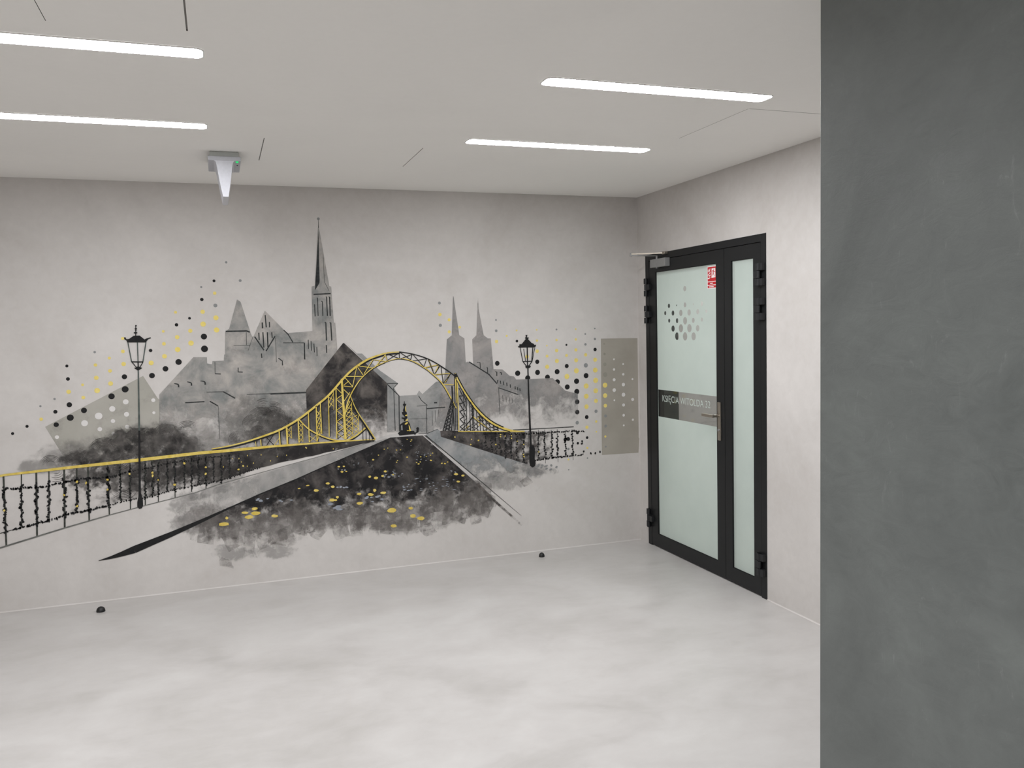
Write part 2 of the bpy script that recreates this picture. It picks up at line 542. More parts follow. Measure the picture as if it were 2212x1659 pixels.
# handle
hp = box('handle_plate', (-0.010, -1.112, 0.895), (-0.002, -1.078, 1.140), M['steel'], leafA, 0.002)
tag(hp, 'long brushed steel escutcheon')
bm = bmesh.new()
bm_bar(bm, (-0.008, -1.094, 1.054), (-0.058, -1.094, 1.054), 0.009, 14)
bm_box(bm, (-0.064, -1.103, 1.044), (-0.050, -0.975, 1.064), 0.003)
tag(from_bm('door_lever', bm, M['steel'], leafA), 'steel lever pointing left')
bm = bmesh.new(); bm_bar(bm, (-0.008, -1.095, 0.962), (-0.016, -1.095, 0.962), 0.008, 14)
from_bm('key_cylinder', bm, M['closer'], leafA)
# hinges
def hinge(yc, z0, z1, side):
    t = (z1 - z0) / 3
    bm = bmesh.new()
    g = 0.0015
    if side > 0:      # left jamb, seen almost edge on
        for k in range(3):
            a, b = z0 + k * t + g, z0 + (k + 1) * t - g
            bm_bar(bm, (-0.021, yc, a), (-0.021, yc, b), 0.0125, 14)
            if k == 1: bm_box(bm, (-0.026, yc - 0.052, a), (-0.001, yc, b), 0.002)
            else: bm_box(bm, (-0.024, yc, a), (-0.001, yc + 0.030, b), 0.002)
    else:
        for k in range(3):
            a, b = z0 + k * t + g, z0 + (k + 1) * t - g
            bm_bar(bm, (-0.021, yc, a), (-0.021, yc, b), 0.0125, 14)
            if k == 1: bm_box(bm, (-0.026, yc, a), (-0.001, yc + 0.045, b), 0.002)
            else: bm_box(bm, (-0.026, yc - 0.042, a), (-0.001, yc + 0.030, b), 0.002)
    from_bm('hinge', bm, M['hinge'], door)
for z0, z1 in ((1.855, 1.988), (1.655, 1.788), (0.134, 0.272)):
    hinge(-0.163, z0, z1, 1)
    hinge(-1.535, z0, z1, -1)
# door closer
cl = box('door_closer', (-0.042, -0.483, 2.055), (-0.002, -0.268, 2.113), M['closer'], door, 0.002)
tag(cl, 'silver door closer box with folding arm')
bm = bmesh.new()
bm_bar(bm, (-0.021, -0.334, 2.11), (-0.021, -0.334, 2.138), 0.009, 12)
bm_bar(bm, (-0.021, -0.334, 2.048), (-0.021, -0.334, 2.056), 0.010, 12)
from_bm('spindle', bm, M['closer'], cl)
ELB = (-0.195, -0.272)
bm = bmesh.new()
bm_flat_bar(bm, (-0.021, -0.334, 2.136), (ELB[0], ELB[1], 2.143), 0.020, 0.006)
bm_bar(bm, (ELB[0], ELB[1], 2.136), (ELB[0], ELB[1], 2.162), 0.008, 12)
from_bm('closer_arm', bm, M['closer'], cl)
bm = bmesh.new()
bm_flat_bar(bm, (ELB[0], ELB[1], 2.153), (-0.030, -0.43, 2.148), 0.013, 0.008)
bm_box(bm, (-0.034, -0.462, 2.138), (-0.004, -0.424, 2.158), 0.003)
from_bm('closer_arm', bm, M['steel'], cl)

# safety sticker on the glass
u0, u1, v0, v1 = 0.947, 1.048, 1.868, 2.013
st = tag(empty('safety_sticker', (FILM_X - 0.001, -(u0 + u1) / 2, v0)), 'red and white fire door sticker at the top corner of the frosted glass', 'sticker')
SX = FILM_X - 0.0006
def dflat(name, loops, mat, lay, parent):
    return on_door(name, curve_mesh(name, loops), mat, SX - lay * 0.00015, parent)
rc_ = lambda a, b, c, d: [(a, c), (b, c), (b, d), (a, d)]
dflat('backing', [rc_(u0, u1, v0, v1)], M['signwhite'], 0, st)
dflat('red_panel', [rc_(u0 + .005, u1 - .001, v0 + .0475, v1 - .0055)], M['red'], 1, st)
dflat('red_panel', [rc_(u0 + .005, u1 - .001, v0 + .0255, v0 + .043)], M['red'], 1, st)
dflat('red_panel', [rc_(u0 + .005, u1 - .001, v0 + .005, v0 + .0205)], M['red'], 1, st)
# door with running figure
def sg(x, y):      # sign close-up position -> door coordinates
    return door_pt(1500 + x / 20.73, 560 + y / 20.73, 0.0066)
dflat('door_pictogram', [[sg(770, 410), sg(935, 390), sg(942, 800), sg(765, 840)]], M['signwhite'], 2, st)
fig = [[(812, 500), (870, 490), (905, 540), (950, 560), (950, 575), (895, 570), (868, 540), (860, 620), (890, 690), (905, 765), (890, 770), (870, 700), (840, 645), (835, 700), (800, 722), (780, 720), (780, 705), (815, 690), (825, 600), (835, 540), (815, 525), (790, 570), (780, 560), (800, 510)],
       [(872 + 16 * math.cos(k * .5236), 450 + 26 * math.sin(k * .5236)) for k in range(12)]]
dflat('running_figure', [[sg(*q) for q in lp] for lp in fig], M['red'], 3, st)
fl = [[(605, 890), (605, 840), (660, 835), (715, 790), (700, 850), (655, 885)], [(605, 700), (660, 640), (720, 540), (715, 620), (660, 680), (606, 760)],
      [(640, 785), (660, 730), (725, 675), (725, 730), (690, 770)], [(608, 600), (606, 500), (660, 420), (640, 500), (635, 560)], [(650, 580), (665, 500), (690, 420), (715, 410), (705, 490), (690, 540)]]
dflat('flames', [[sg(*q) for q in lp] for lp in fl], M['signwhite'], 2, st)
dflat('text_line', [rc_(u0 + .034, u0 + .066, v0 + .0315, v0 + .0375)], M['signwhite'], 2, st)
dflat('text_line', [rc_(u0 + .020, u0 + .075, v0 + .0095, v0 + .0150)], M['signwhite'], 2, st)

# ------------------------------------------------------------------ door stops on the floor
def door_stop(x, y, r, label):
    bm = bmesh.new()
    n = 20
    prof = [(r * 1.0, 0.0), (r * 1.0, 0.004), (r * .96, 0.012), (r * .82, 0.020), (r * .55, 0.0265), (r * .25, 0.0295)]
    V, F = [], []
    for rr, z in prof:
        V += [(x + rr * math.cos(2 * math.pi * k / n), y + rr * math.sin(2 * math.pi * k / n), z) for k in range(n)]
    for i in range(len(prof) - 1):
        for k in range(n):
            F.append((i * n + k, i * n + (k + 1) % n, (i + 1) * n + (k + 1) % n, (i + 1) * n + k))
    F.append(tuple(range((len(prof) - 1) * n, len(prof) * n)))
    bm.free()
    t = empty('door_stop', (x, y, 0))
    obj('rubber_dome', V, F, M['rubber'], t, True)
    V = [(x + 0.006 * math.cos(2 * math.pi * k / 10), y + 0.006 * math.sin(2 * math.pi * k / 10), 0.0302) for k in range(10)]
    V += [(v[0], v[1], 0.028) for v in V]
    obj('screw_cap', V, [tuple(range(10))] + [(k, (k + 1) % 10, 10 + (k + 1) % 10, 10 + k) for k in range(10)], M['hinge'], t)
    return tag(t, label, 'door stop', 'domed floor stops')
door_stop(-0.880, -0.150, 0.021, 'small black domed door stop on the floor near the corner by the door')
door_stop(-3.747, -0.215, 0.025, 'small black domed door stop on the floor at the far left under the painted railing')

# ------------------------------------------------------------------ emergency luminaire
em = tag(empty('emergency_light', (-2.94, -0.86, H)), 'white emergency luminaire with a hanging tapered blade on the ceiling', 'emergency light')
bm = bmesh.new(); bm_box(bm, (-3.013, -1.012, 2.572), (-2.867, -0.700, H - 0.0005), 0.003)
from_bm('housing', bm, M['whitegrey'], em)
bm = bmesh.new(); bm_box(bm, (-3.022, -1.022, 2.551), (-2.858, -0.690, 2.573), 0.003)
from_bm('cover', bm, M['white'], em)
prof = [(-0.052, 2.5512), (-0.044, 2.545), (-0.040, 2.53), (-0.0365, 2.51), (-0.027, 2.44), (-0.0135, 2.364)]
pr = prof + [(-a, z) for a, z in reversed(prof)]
V = [(-2.941 + a, -1.020, z) for a, z in pr] + [(-2.941 + a, -0.715, z) for a, z in pr]
n = len(pr)
obj('blade', V, [tuple(range(n)), tuple(range(2 * n - 1, n - 1, -1))] + [(k, (k + 1) % n, n + (k + 1) % n, n + k) for k in range(n)], M['blade'], em)
bm = bmesh.new(); bmesh.ops.create_uvsphere(bm, u_segments=12, v_segments=8, radius=0.008, matrix=Matrix.Translation((-2.877, -1.004, 2.551)))
tag(from_bm('indicator_lamp', bm, M['green_led'], em, True), 'green indicator lamp')
bm = bmesh.new(); bm_bar(bm, (-2.874, -0.90, 2.5515), (-2.874, -0.90, 2.549), 0.004, 10)
from_bm('test_button', bm, M['hinge'], em)
#MURAL#
# ------------------------------------------------------------------ mural on the back wall
mural = tag(empty('mural', (-2.1, 0, 0)), 'black, grey and yellow wall mural of a steel bridge, church towers, street lamps and dots', 'mural')
LAYER = 0.00015
def W3(x, y, layer):
    a, b = wall_pt(x, y)
    return (a, -0.0005 - layer * LAYER, b)
def zat(x, y):
    return wall_pt(x, y)[1]
def xat(x, y):
    return wall_pt(x, y)[0]
def crop(ox, oy, s):
    def f(pts):
        return [(ox + p[0] / s, oy + p[1] / s) for p in pts]
    f.s = s
    return f
K1 = crop(0, 550, 3.95); K2 = crop(0, 900, 3.95); K3 = crop(400, 450, 5.267); K4 = crop(400, 700, 5.267)
K5 = crop(640, 720, 5.267); K6 = crop(900, 620, 4.424); K7 = crop(900, 820, 4.424); K8 = crop(340, 920, 3.95)
KF = crop(840, 840, 13.825); KL = crop(240, 690, 11.06); KR = crop(1090, 700, 11.06)

def smooth(pts, n=6):
    if len(pts) < 3: return list(pts)
    out = []
    P = [pts[0]] + list(pts) + [pts[-1]]
    for i in range(1, len(P) - 2):
        p0, p1, p2, p3 = P[i - 1], P[i], P[i + 1], P[i + 2]
        for k in range(n):
            t = k / n
            out.append(tuple(0.5 * (2 * p1[j] + (p2[j] - p0[j]) * t + (2 * p0[j] - 5 * p1[j] + 4 * p2[j] - p3[j]) * t * t + (3 * p1[j] - p0[j] - 3 * p2[j] + p3[j]) * t ** 3) for j in (0, 1)))
    out.append(tuple(pts[-1]))
    return out

class Ink:
    """collects flat painted shapes that end up as one part of the mural"""
    def __init__(self): self.v, self.f, self.a, self.g = [], [], [], []
    def poly(self, pts):
        self.g.append((len(self.v), len(self.f)))
        i = len(self.v)
        self.v += list(pts); self.a += [1.0] * len(pts)
        self.f.append(tuple(range(i, i + len(pts))))
        return self
    def stroke(self, pts, w0, w1=None, a0=1.0, a1=None):
        self.g.append((len(self.v), len(self.f)))
        w1 = w0 if w1 is None else w1
        a1 = a0 if a1 is None else a1
        n = len(pts)
        L = [0.0]
        for k in range(1, n): L.append(L[-1] + math.dist(pts[k], pts[k - 1]))
        tot = L[-1] or 1
        i = len(self.v)
        for k, (x, y) in enumerate(pts):
            a = pts[max(k - 1, 0)]; b = pts[min(k + 1, n - 1)]
            dx, dy = b[0] - a[0], b[1] - a[1]
            d = math.hypot(dx, dy) or 1
            nx, ny = -dy / d, dx / d
            if 0 < k < n - 1:
                ex, ey = pts[k + 1][0] - x, pts[k + 1][1] - y
                q = math.hypot(ex, ey) or 1
                c = abs(nx * -ey / q + ny * ex / q)
                m = 1 / max(c, 0.5)
            else: m = 1
            t = L[k] / tot
            h = (w0 + (w1 - w0) * t) / 2 * m
            self.v += [(x + nx * h, y + ny * h), (x - nx * h, y - ny * h)]
            al = a0 + (a1 - a0) * t
            self.a += [al, al]
        for k in range(n - 1):
            j = i + 2 * k
            self.f.append((j, j + 1, j + 3, j + 2))
        return self
    def blob(self, x, y, rx, ry=None, n=10, rot=0.0, jag=0.0):
        self.g.append((len(self.v), len(self.f)))
        ry = ry or rx
        i = len(self.v)
        c, s = math.cos(rot), math.sin(rot)
        for k in range(n):
            t = 2 * math.pi * k / n
            q = 1 + random.uniform(-jag, jag)
            a, b = rx * q * math.cos(t), ry * q * math.sin(t)
            self.v.append((x + a * c - b * s, y + a * s + b * c))
        self.a += [1.0] * n
        self.f.append(tuple(range(i, i + n)))
        return self
    def soft(self, x, y, rx, ry, n=18, rot=0.0, jag=0.12, core=0.35):
        """blob whose pigment thins out towards the rim"""
        self.g.append((len(self.v), len(self.f)))
        i = len(self.v)
        c, s = math.cos(rot), math.sin(rot)
        js = [1 + random.uniform(-jag, jag) for _ in range(n)]
        self.v.append((x, y)); self.a.append(1.0)
        for rr, al in ((core, 1.0), (0.7, 0.62), (1.0, 0.0)):
            for k in range(n):
                t = 2 * math.pi * k / n
                a, b = rx * rr * js[k] * math.cos(t), ry * rr * js[k] * math.sin(t)
                self.v.append((x + a * c - b * s, y + a * s + b * c)); self.a.append(al)
        for k in range(n):
            self.f.append((i, i + 1 + k, i + 1 + (k + 1) % n))
            for r in (0, 1):
                p, q = i + 1 + r * n, i + 1 + (r + 1) * n
                self.f.append((p + k, q + k, q + (k + 1) % n, p + (k + 1) % n))
        return self
    def build(self, name, mat, layer, parent=None, attr=False, kind=None, label=None):
        o = obj(name, [W3(x, y, layer) for x, y in self.v], self.f, mat, parent or mural, False, self.a if attr else None)
        if kind: o['kind'] = kind
        if label: o['label'] = label
        return o
    def each(self, name, mat, layer, parent=None, attr=False):
        """every stroke an object of its own"""
        gs = self.g + [(len(self.v), len(self.f))]
        out = []
        for i in range(len(self.g)):
            (a, fa), (b, fb) = gs[i], gs[i + 1]
            lay = layer + (i % 24) * 0.03
            out.append(obj(name, [W3(x, y, lay) for x, y in self.v[a:b]], [tuple(k - a for k in f) for f in self.f[fa:fb]], mat, parent or mural, False, self.a[a:b] if attr else None))
        return out

g = lambda v: lin(v, v, int(v * 0.985))
BLACK = lin(27, 27, 28); INK = lin(34, 35, 36)
PB = paint('mural_black', BLACK, lin(36, 36, 36), 1.0, 40)
PI = paint('mural_ink_line', INK, lin(60, 63, 62), 0.95, 30)
PIL = paint('mural_thin_line', lin(66, 68, 67), lin(86, 88, 86), 0.8, 30)
PY = paint('mural_yellow', lin(196, 170, 70), lin(218, 198, 116), 1.0, 26)
PYD = paint('mural_yellow_dot', lin(218, 197, 106), lin(226, 208, 126), 1.0, 30)
PG = paint('mural_grey_dot', lin(128, 130, 130), lin(138, 139, 138), 1.0, 30)
PG2 = paint('mural_faint_dot', lin(136, 134, 124), lin(142, 140, 130), 1.0, 30)
PW = paint('mural_white_dot', lin(206, 204, 202), lin(214, 211, 208), 1.0, 30)
PT = paint('mural_taupe', lin(150, 145, 135), lin(159, 154, 144), 1.0, 3)
PTL = paint('mural_taupe_left', lin(158, 156, 147), lin(167, 164, 156), 1.0, 3, fadez=(zat(220, 1020), zat(220, 930)), k=0.4)
PBLUE = paint('mural_blue_grey', lin(132, 138, 148), lin(152, 157, 164), 0.95, 30)

# painted dots -----------------------------------------------------
disc = {}
def dot(x, y, r, c, layer):
    mat = {'k': PB, 'y': PYD, 'g': PG, 'w': PW, 't': PG2}[c]
    if c not in disc:
        me = bpy.data.meshes.new('painted_dot')
        n = 24
        me.from_pydata([(math.cos(2 * math.pi * k / n), 0, math.sin(2 * math.pi * k / n)) for k in range(n)], [], [tuple(range(n - 1, -1, -1))])
        me.materials.append(mat)
        disc[c] = me
    o = bpy.data.objects.new('painted_dot', disc[c])
    a, b = wall_pt(x, y); a2, b2 = wall_pt(x, y - r)
    o.location = Vector((a, -0.0005 - layer * LAYER, b)) - mural.location
    s = b2 - b
    o.scale = (s, 1, s)
    COL.objects.link(o)
    o.parent = mural
LD = [(1930,66,10,'g'),(1826,224,12,'k'),(2049,222,12,'g'),(1717,277,9,'g'),(1832,329,14,'y'),(1722,383,14,'k'),(1838,434,16,'g'),(1729,488,18,'y'),(1843,539,21,'y'),(1733,593,22,'y'),(1848,643,22,'y'),(1740,699,25,'k'),(1745,804,28,'k'),
(1498,492,12,'y'),(1617,543,11,'k'),(1506,599,14,'k'),(1624,650,17,'y'),(1512,704,18,'y'),(1630,755,22,'y'),(1516,810,22,'y'),(1524,916,25,'k'),(1393,655,11,'y'),(1399,761,15,'y'),(1404,867,19,'y'),(1412,974,23,'k'),(1285,818,14,'k'),(1290,924,20,'y'),(1297,1032,23,'k'),
(1047,716,13,'y'),(1049,826,15,'y'),(1055,933,18,'y'),(1062,1042,21,'k'),(1068,1149,27,'k'),(933,883,12,'y'),(939,992,15,'y'),(944,1100,19,'y'),(952,1209,25,'k'),(808,832,10,'g'),(815,942,14,'y'),(822,1051,18,'y'),(829,1160,22,'y'),(705,1111,11,'y'),(711,1219,15,'y'),(717,1329,23,'k'),
(571,950,12,'k'),(580,1061,15,'k'),(586,1170,18,'y'),(592,1281,21,'k'),(600,1391,27,'k'),(466,1231,9,'g'),(473,1341,16,'k'),(480,1451,20,'k'),(345,1293,9,'g'),(352,1404,14,'y'),(231,1465,12,'k'),(108,1527,12,'k'),
(1073,1256,22,'w'),(958,1316,24,'w'),(842,1377,29,'w'),(722,1438,26,'w'),(486,1557,16,'w'),(1080,1362,20,'w'),(964,1420,17,'w'),(1085,1469,17,'w'),(968,1528,14,'w'),(852,1489,18,'w'),(1308,1242,16,'w'),(1313,1349,12,'w')]
for x, y, r, c in LD:
    dot(x / 3.95, 550 + y / 3.95, r / 3.95, c, 6)
RD = [(217,153,14,'g'),(222,263,17,'y'),(226,366,16,'g'),(310,313,15,'y'),(311,428,15,'y'),(411,384,13,'y'),(758,315,9,'g'),(760,418,13,'g'),(763,521,16,'y'),(770,729,23,'k'),(860,467,10,'y'),(955,415,9,'y'),(958,517,13,'k'),(965,824,26,'k'),(1055,665,18,'y'),(1061,870,26,'k'),(1147,409,8,'y'),(1149,512,12,'y'),(1151,613,17,'y'),(1152,714,21,'k'),(1155,816,25,'k'),(1244,560,8,'y'),(1246,660,14,'y'),(1247,762,20,'y'),(1250,862,25,'k'),(1336,406,9,'g'),(1337,506,12,'y'),(1338,607,17,'y'),(1340,707,20,'y'),(1342,809,25,'k'),(1344,908,26,'k'),(1431,553,10,'k'),(1432,654,14,'y'),(1434,755,20,'k'),(1436,855,25,'y'),(1439,955,25,'k'),(1520,402,8,'y'),(1521,501,12,'y'),(1522,601,16,'y'),(1524,700,20,'y'),(1526,800,25,'y'),(1528,900,26,'k'),(1530,999,26,'k'),(1533,1097,24,'k'),(1534,1195,22,'k'),(1534,1297,17,'g'),(1611,449,9,'g'),(1613,548,12,'g'),(1615,648,16,'y'),(1617,748,21,'g'),(1619,847,25,'k'),(1620,946,25,'y'),(1621,1044,24,'y'),(1623,1143,22,'y'),(1625,1243,19,'k'),(1627,1340,16,'y'),(1629,1439,13,'k'),(1631,1537,10,'y'),(1632,1635,8,'g'),(1702,397,8,'g'),(1703,497,12,'g'),(1705,597,17,'k'),(1706,695,20,'y'),(1707,794,24,'y'),(1710,892,25,'y'),(1711,991,24,'y'),(1713,1088,20,'y'),(1714,1187,16,'g'),(1716,1285,12,'y'),(1717,1383,8,'y'),
(1791,543,8,'t'),(1795,640,12,'t'),(1798,739,17,'t'),(1801,837,22,'t'),(1800,938,24,'y'),(1801,1037,22,'y'),(1803,1134,18,'y'),(1805,1232,15,'g'),(1806,1329,14,'g'),(1803,1428,11,'y'),(1807,1526,9,'g'),
(1885,690,9,'w'),(1886,788,12,'w'),(1887,886,15,'w'),(1888,985,18,'w'),(1889,1082,9,'w'),(1973,736,9,'w'),(1974,834,12,'w'),(1975,932,17,'w'),(1976,1029,19,'w'),(1977,1127,15,'w'),(1978,1225,13,'w'),(1979,1322,9,'w'),(2062,880,10,'w'),(2064,1074,15,'w'),(2066,1268,11,'w'),
(1536,1393,15,'k'),(1540,1493,12,'k'),(1450,1548,12,'g'),(1451,1648,9,'y'),(1453,1746,7,'g')]
for x, y, r, c in RD:
    dot(900 + x / 4.424, 620 + y / 4.424, r / 4.424, c, 3)

# flat colour fields ------------------------------------------------
Ink().poly([(97.5, 922), (309, 812), (340.5, 860), (346, 866), (346, 1000), (146, 1000)]).build('taupe_field', PTL, 1, label='slanted taupe field at left')
Ink().poly(K6([(1760, 493), (2110, 488), (2122, 1440), (2128, 1445), (2120, 1583), (1770, 1605)])).build('taupe_field', PT, 1, label='upright taupe field beside the corner')

# church and town at left -------------------------------------------
c_a, c_b = lin(128, 129, 126), lin(150, 147, 143)
P_CH = paint('mural_church_grey', lin(124, 126, 124), lin(174, 168, 162), 1.0, 6, 0.38, 0.66, fadez=(zat(560, 1010), zat(560, 830)), k=0.55, an=8)
church = Ink().poly([(344, 1000), (344, 852.5), (418, 771.5), (447, 771.5), (447.6, 785), (458, 787), (459, 780), (483.5, 779), (484, 766.5), (486, 765), (486.4, 716.8), (495, 710), (512, 647), (519.6, 652), (541.5, 719.6), (545, 727), (548, 726), (572, 671), (612.6, 712), (622, 719.6), (675, 715), (673, 619), (680, 617), (686.9, 490), (688.5, 490), (711.4, 618), (715.5, 619), (721, 697), (724, 697), (728.5, 750), (728.5, 770), (664, 850), (664, 1000)])
church = church.build('church', P_CH, 8, label='grey church and town silhouette with tall spire')
d = Ink()
d.poly(K3([(1515, 260), (1530, 820), (1528, 850), (1475, 935), (1480, 870)]))
for pts, w in [([(460,1400),(700,1395),(735,1410)],15),([(910,1215),(922,1355)],13),([(877,1298),(880,1365)],16),([(957,1292),(961,1355)],12),([(838,1415),(842,1500)],13),([(884,1410),(895,1585)],13),([(935,1410),(942,1580)],14),([(985,1410),(990,1478)],12),([(790,1460),(897,1615)],14),([(1022,1455),(920,1625)],14),([(1120,1385),(1172,1435),(1225,1525)],11),([(1355,1530),(1360,1720)],14),([(1400,1495),(1402,1600)],9),([(1432,1510),(1438,1620)],9),([(1464,1540),(1470,1640)],10),([(1497,1578),(1500,1680)],9),([(1605,1555),(1610,1645)],13),([(1588,1296),(1600,1302),(1607,1505)],14),([(1643,1300),(1656,1304),(1668,1505)],14),([(1472,1092),(1478,1230)],11),([(1498,1016),(1506,1022),(1512,1225)],9),([(1550,1055),(1562,1065),(1566,1225)],11),([(1600,1005),(1608,1012),(1618,1225)],12),([(1632,1008),(1643,1010),(1650,1225)],13),([(1460,980),(1655,970)],14)]:
    d.stroke(K3(pts), w / 5.267)
for pts, w in [([(868,335),(872,385)],13),([(1060,388),(1105,420),(1108,470)],11),([(340,565),(405,568)],11),([(603,495),(603,545),(655,547)],11),([(435,770),(570,845)],14),([(0,895),(220,883)],13),([(280,878),(375,932)],13),([(970,795),(1380,778)],18)]:
    d.stroke(K4(pts), w / 5.267)
for pts in ([(1485,1100),(1520,1108),(1524,1132)], [(1597,1085),(1630,1095),(1634,1118)], [(1710,1078),(1745,1085),(1752,1110)]):
    d.stroke(smooth(K1(pts), 4), 1.6, 3.6)
d.each('window_stroke', PI, 10, church)
d = Ink()
for pts, w in [([(695,1410),(697,1555)],7),([(550,1558),(740,1560)],6),([(1028,1470),(1038,1750)],6),([(770,1465),(715,1620)],5),([(1115,1530),(1355,1530)],8),([(1570,560),(1585,840),(1640,945)],5)]:
    d.stroke(K3(pts), w / 5.267)
for pts, w in [([(338,430),(340,565)],7),([(245,775),(435,770)],8),([(375,932),(395,1310)],6),([(700,800),(970,792)],8)]:
    d.stroke(K4(pts), w / 5.267)
d.each('outline_stroke', PIL, 10, church)
dot(400 + 1515 / 5.267, 450 + 120 / 5.267, 3.0, 'g', 10)
sp = Ink().stroke([(687.8, 474), (687.9, 492)], 0.6, 1.6)
sp.build('spire_rod', PIL, 10, church)

# gabled dark house and roofs in the middle ---------------------------
P_MID = paint('mural_mid_grey', lin(124, 125, 124), lin(158, 156, 153), 1.0, 6, 0.34, 0.68)
P_MIDB = paint('mural_mid_grey_low', lin(124, 126, 125), lin(158, 156, 153), 1.0, 6, 0.34, 0.68, fadez=(zat(900, 965), zat(900, 900)), k=0.5)
P_HOUSE = paint('mural_charcoal', lin(44, 42, 42), lin(108, 102, 97), 1.0, 9, 0.43, 0.70, fadez=(zat(745, 985), zat(745, 865)), k=0.5, an=14)
mid = Ink().poly([(862, 855), (900, 853), (905, 843.5), (912.5, 851), (942, 824.5), (990, 822), (990, 938), (946, 927), (923, 936), (862, 940)])
mid.poly([(742, 737), (771, 763.7), (782, 763.7), (820, 800), (860, 828), (851, 838), (862, 855), (863, 934), (836, 934), (836, 828)])
mid = mid.build('middle_houses', P_MIDB, 7, label='grey house fronts under the arch')
d = Ink()
for pts, w in [([(1035,570),(1155,570)],9),([(1155,570),(1108,620),(1125,1110)],8),([(1035,580),(1168,710),(1172,1110)],11),([(1390,710),(1425,765),(1490,820)],8),([(1370,828),(1490,820)],5),([(1480,830),(1485,1140)],7),([(1485,857),(1695,840)],12),([(1568,790),(1602,788)],16),([(1290,975),(1490,968)],4),([(1545,880),(1550,1050)],4),([(1580,875),(1585,1010)],4),([(1620,870),(1622,950)],4),([(1390,1143),(1490,1138),(1610,1090)],6)]:
    d.stroke(K5(pts), w / 5.267)
d.each('outline_stroke', PI, 9, mid)
house = Ink().poly([(661, 842.5), (741, 741), (743, 741), (836.5, 828), (836.5, 950), (664, 950)]).build('gabled_house', P_HOUSE, 11, label='charcoal gabled house')

# right towers and buildings --------------------------------------------
P_RT = paint('mural_tower_grey', lin(124, 124, 123), lin(160, 154, 150), 1.0, 5, 0.36, 0.68, fadez=(zat(1100, 950), zat(1100, 825)), k=0.6, an=9)
rt = Ink().poly([(935, 960), (950, 860), (962, 800), (965, 733), (975.7, 724.4), (978.4, 640), (979.4, 640), (992, 724), (1003, 731), (1006, 783), (1011, 781), (1022, 787), (1020, 733), (1029, 724), (1031.5, 664), (1033, 664), (1044.7, 724), (1053.7, 731), (1060, 731), (1066, 797.5), (1085, 798), (1101, 812), (1110, 813), (1115, 820), (1194, 816.7), (1221, 844), (1248, 850.6), (1249, 960)])
rt = rt.build('twin_tower_church', P_RT, 8, label='grey twin towered church and long roofs')
d = Ink()
for pts, w in [([(500,715),(690,835),(768,925)],11),([(575,720),(605,722),(608,775)],7),([(668,768),(676,770),(678,825)],8),([(750,810),(765,812),(765,850)],10),([(795,818),(810,820),(808,840)],9),([(775,888),(772,915)],9),([(800,895),(803,925)],9),([(828,903),(833,937)],9),([(860,913),(863,947)],9),([(894,930),(896,962)],9),([(940,948),(942,977)],9),([(963,958),(966,985)],9),([(985,968),(988,995)],9),([(780,962),(970,1028)],8)]:
    d.stroke(K6(pts), w / 4.424)
d.each('window_stroke', PI, 10, rt)
d = Ink()
for pts, w in [([(783,965),(795,1215)],6),([(820,1035),(826,1095)],5),([(853,1048),(857,1103)],5),([(884,1055),(888,1110)],5),([(912,1065),(917,1108)],5)]:
    d.stroke(K6(pts), w / 4.424)
d.each('outline_stroke', PIL, 10, rt)
d = Ink().stroke([(1032.2, 640), (1032.4, 666)], 0.4, 2.2, 0.1, 1.0)
d.build('spire_tip', paint('mural_spire_tip', lin(140, 138, 135), None, 1.0, 6, attr=True, k=0.1), 9, rt, True)

# smudged shrubs -------------------------------------------------------
P_SM = paint('mural_smudge', lin(50, 48, 47), lin(114, 110, 106), 0.70, 14, 0.40, 0.66, attr=True, k=1.0, an=17)
P_SM2 = paint('mural_smudge_pale', lin(104, 103, 100), lin(136, 133, 129), 0.42, 9, 0.35, 0.65, attr=True, k=0.8, an=10)
P_SWIRL = paint('mural_swirl', lin(44, 42, 41), lin(80, 77, 74), 0.95, 60, attr=True, k=0.5, an=60)
d = Ink()
for x, y, rx, ry in [(170, 985, 120, 42), (330, 960, 130, 62), (440, 965, 110, 55), (560, 920, 110, 75), (620, 930, 80, 60), (95, 1008, 75, 22), (690, 930, 70, 55)]:
    d.soft(x, y, rx, ry)
d.each('pale_shrub', P_SM2, 12, None, True)
d = Ink()
for x, y, rx, ry, r in [(175, 990, 62, 24, -.1), (245, 965, 70, 40, -.25), (300, 955, 60, 42, 0), (355, 950, 62, 44, .2), (400, 962, 52, 30, .3), (330, 985, 70, 24, -.1), (235, 995, 75, 24, -.1), (190, 1030, 60, 36, -.1), (270, 1030, 80, 46, -.12), (360, 1020, 90, 40, -.13), (440, 1010, 80, 34, -.13)]:
    d.soft(x, y, rx, ry, rot=r)
shrubs2 = [(570, 925, 60, 34, -.5), (535, 945, 44, 18, -.3), (600, 905, 45, 28, .3), (640, 930, 40, 30, 0), (690, 905, 40, 50, 0), (575, 890, 28, 14, .4)]
d.each('dark_shrub', P_SM, 13, None, True)
d = Ink()
for x, y, rx, ry, r in shrubs2:
    d.soft(x, y, rx, ry, rot=r)
d.each('dark_shrub', paint('mural_smudge_thin', lin(62, 60, 58), lin(118, 114, 110), 0.48, 14, 0.40, 0.66, attr=True, k=1.05, an=18), 13, None, True)
d = Ink()
def swirl(cx, cy, r0, r1, a0, a1, n, w=0.9):
    for k in range(n):
        r = r0 + (r1 - r0) * k / max(n - 1, 1)
        s0 = a0 + random.uniform(-12, 12); s1 = a1 + random.uniform(-12, 12)
        pts = [(cx + r * math.cos(math.radians(s0 + (s1 - s0) * t / 12)), cy + r * 0.85 * math.sin(math.radians(s0 + (s1 - s0) * t / 12))) for t in range(13)]
        i = len(d.v)
        d.stroke(pts, w)
        m = len(d.v) - i
        for q in range(m):
            t = (q // 2) / 12
            d.a[i + q] = max(0.0, math.sin(math.pi * t)) ** 0.7
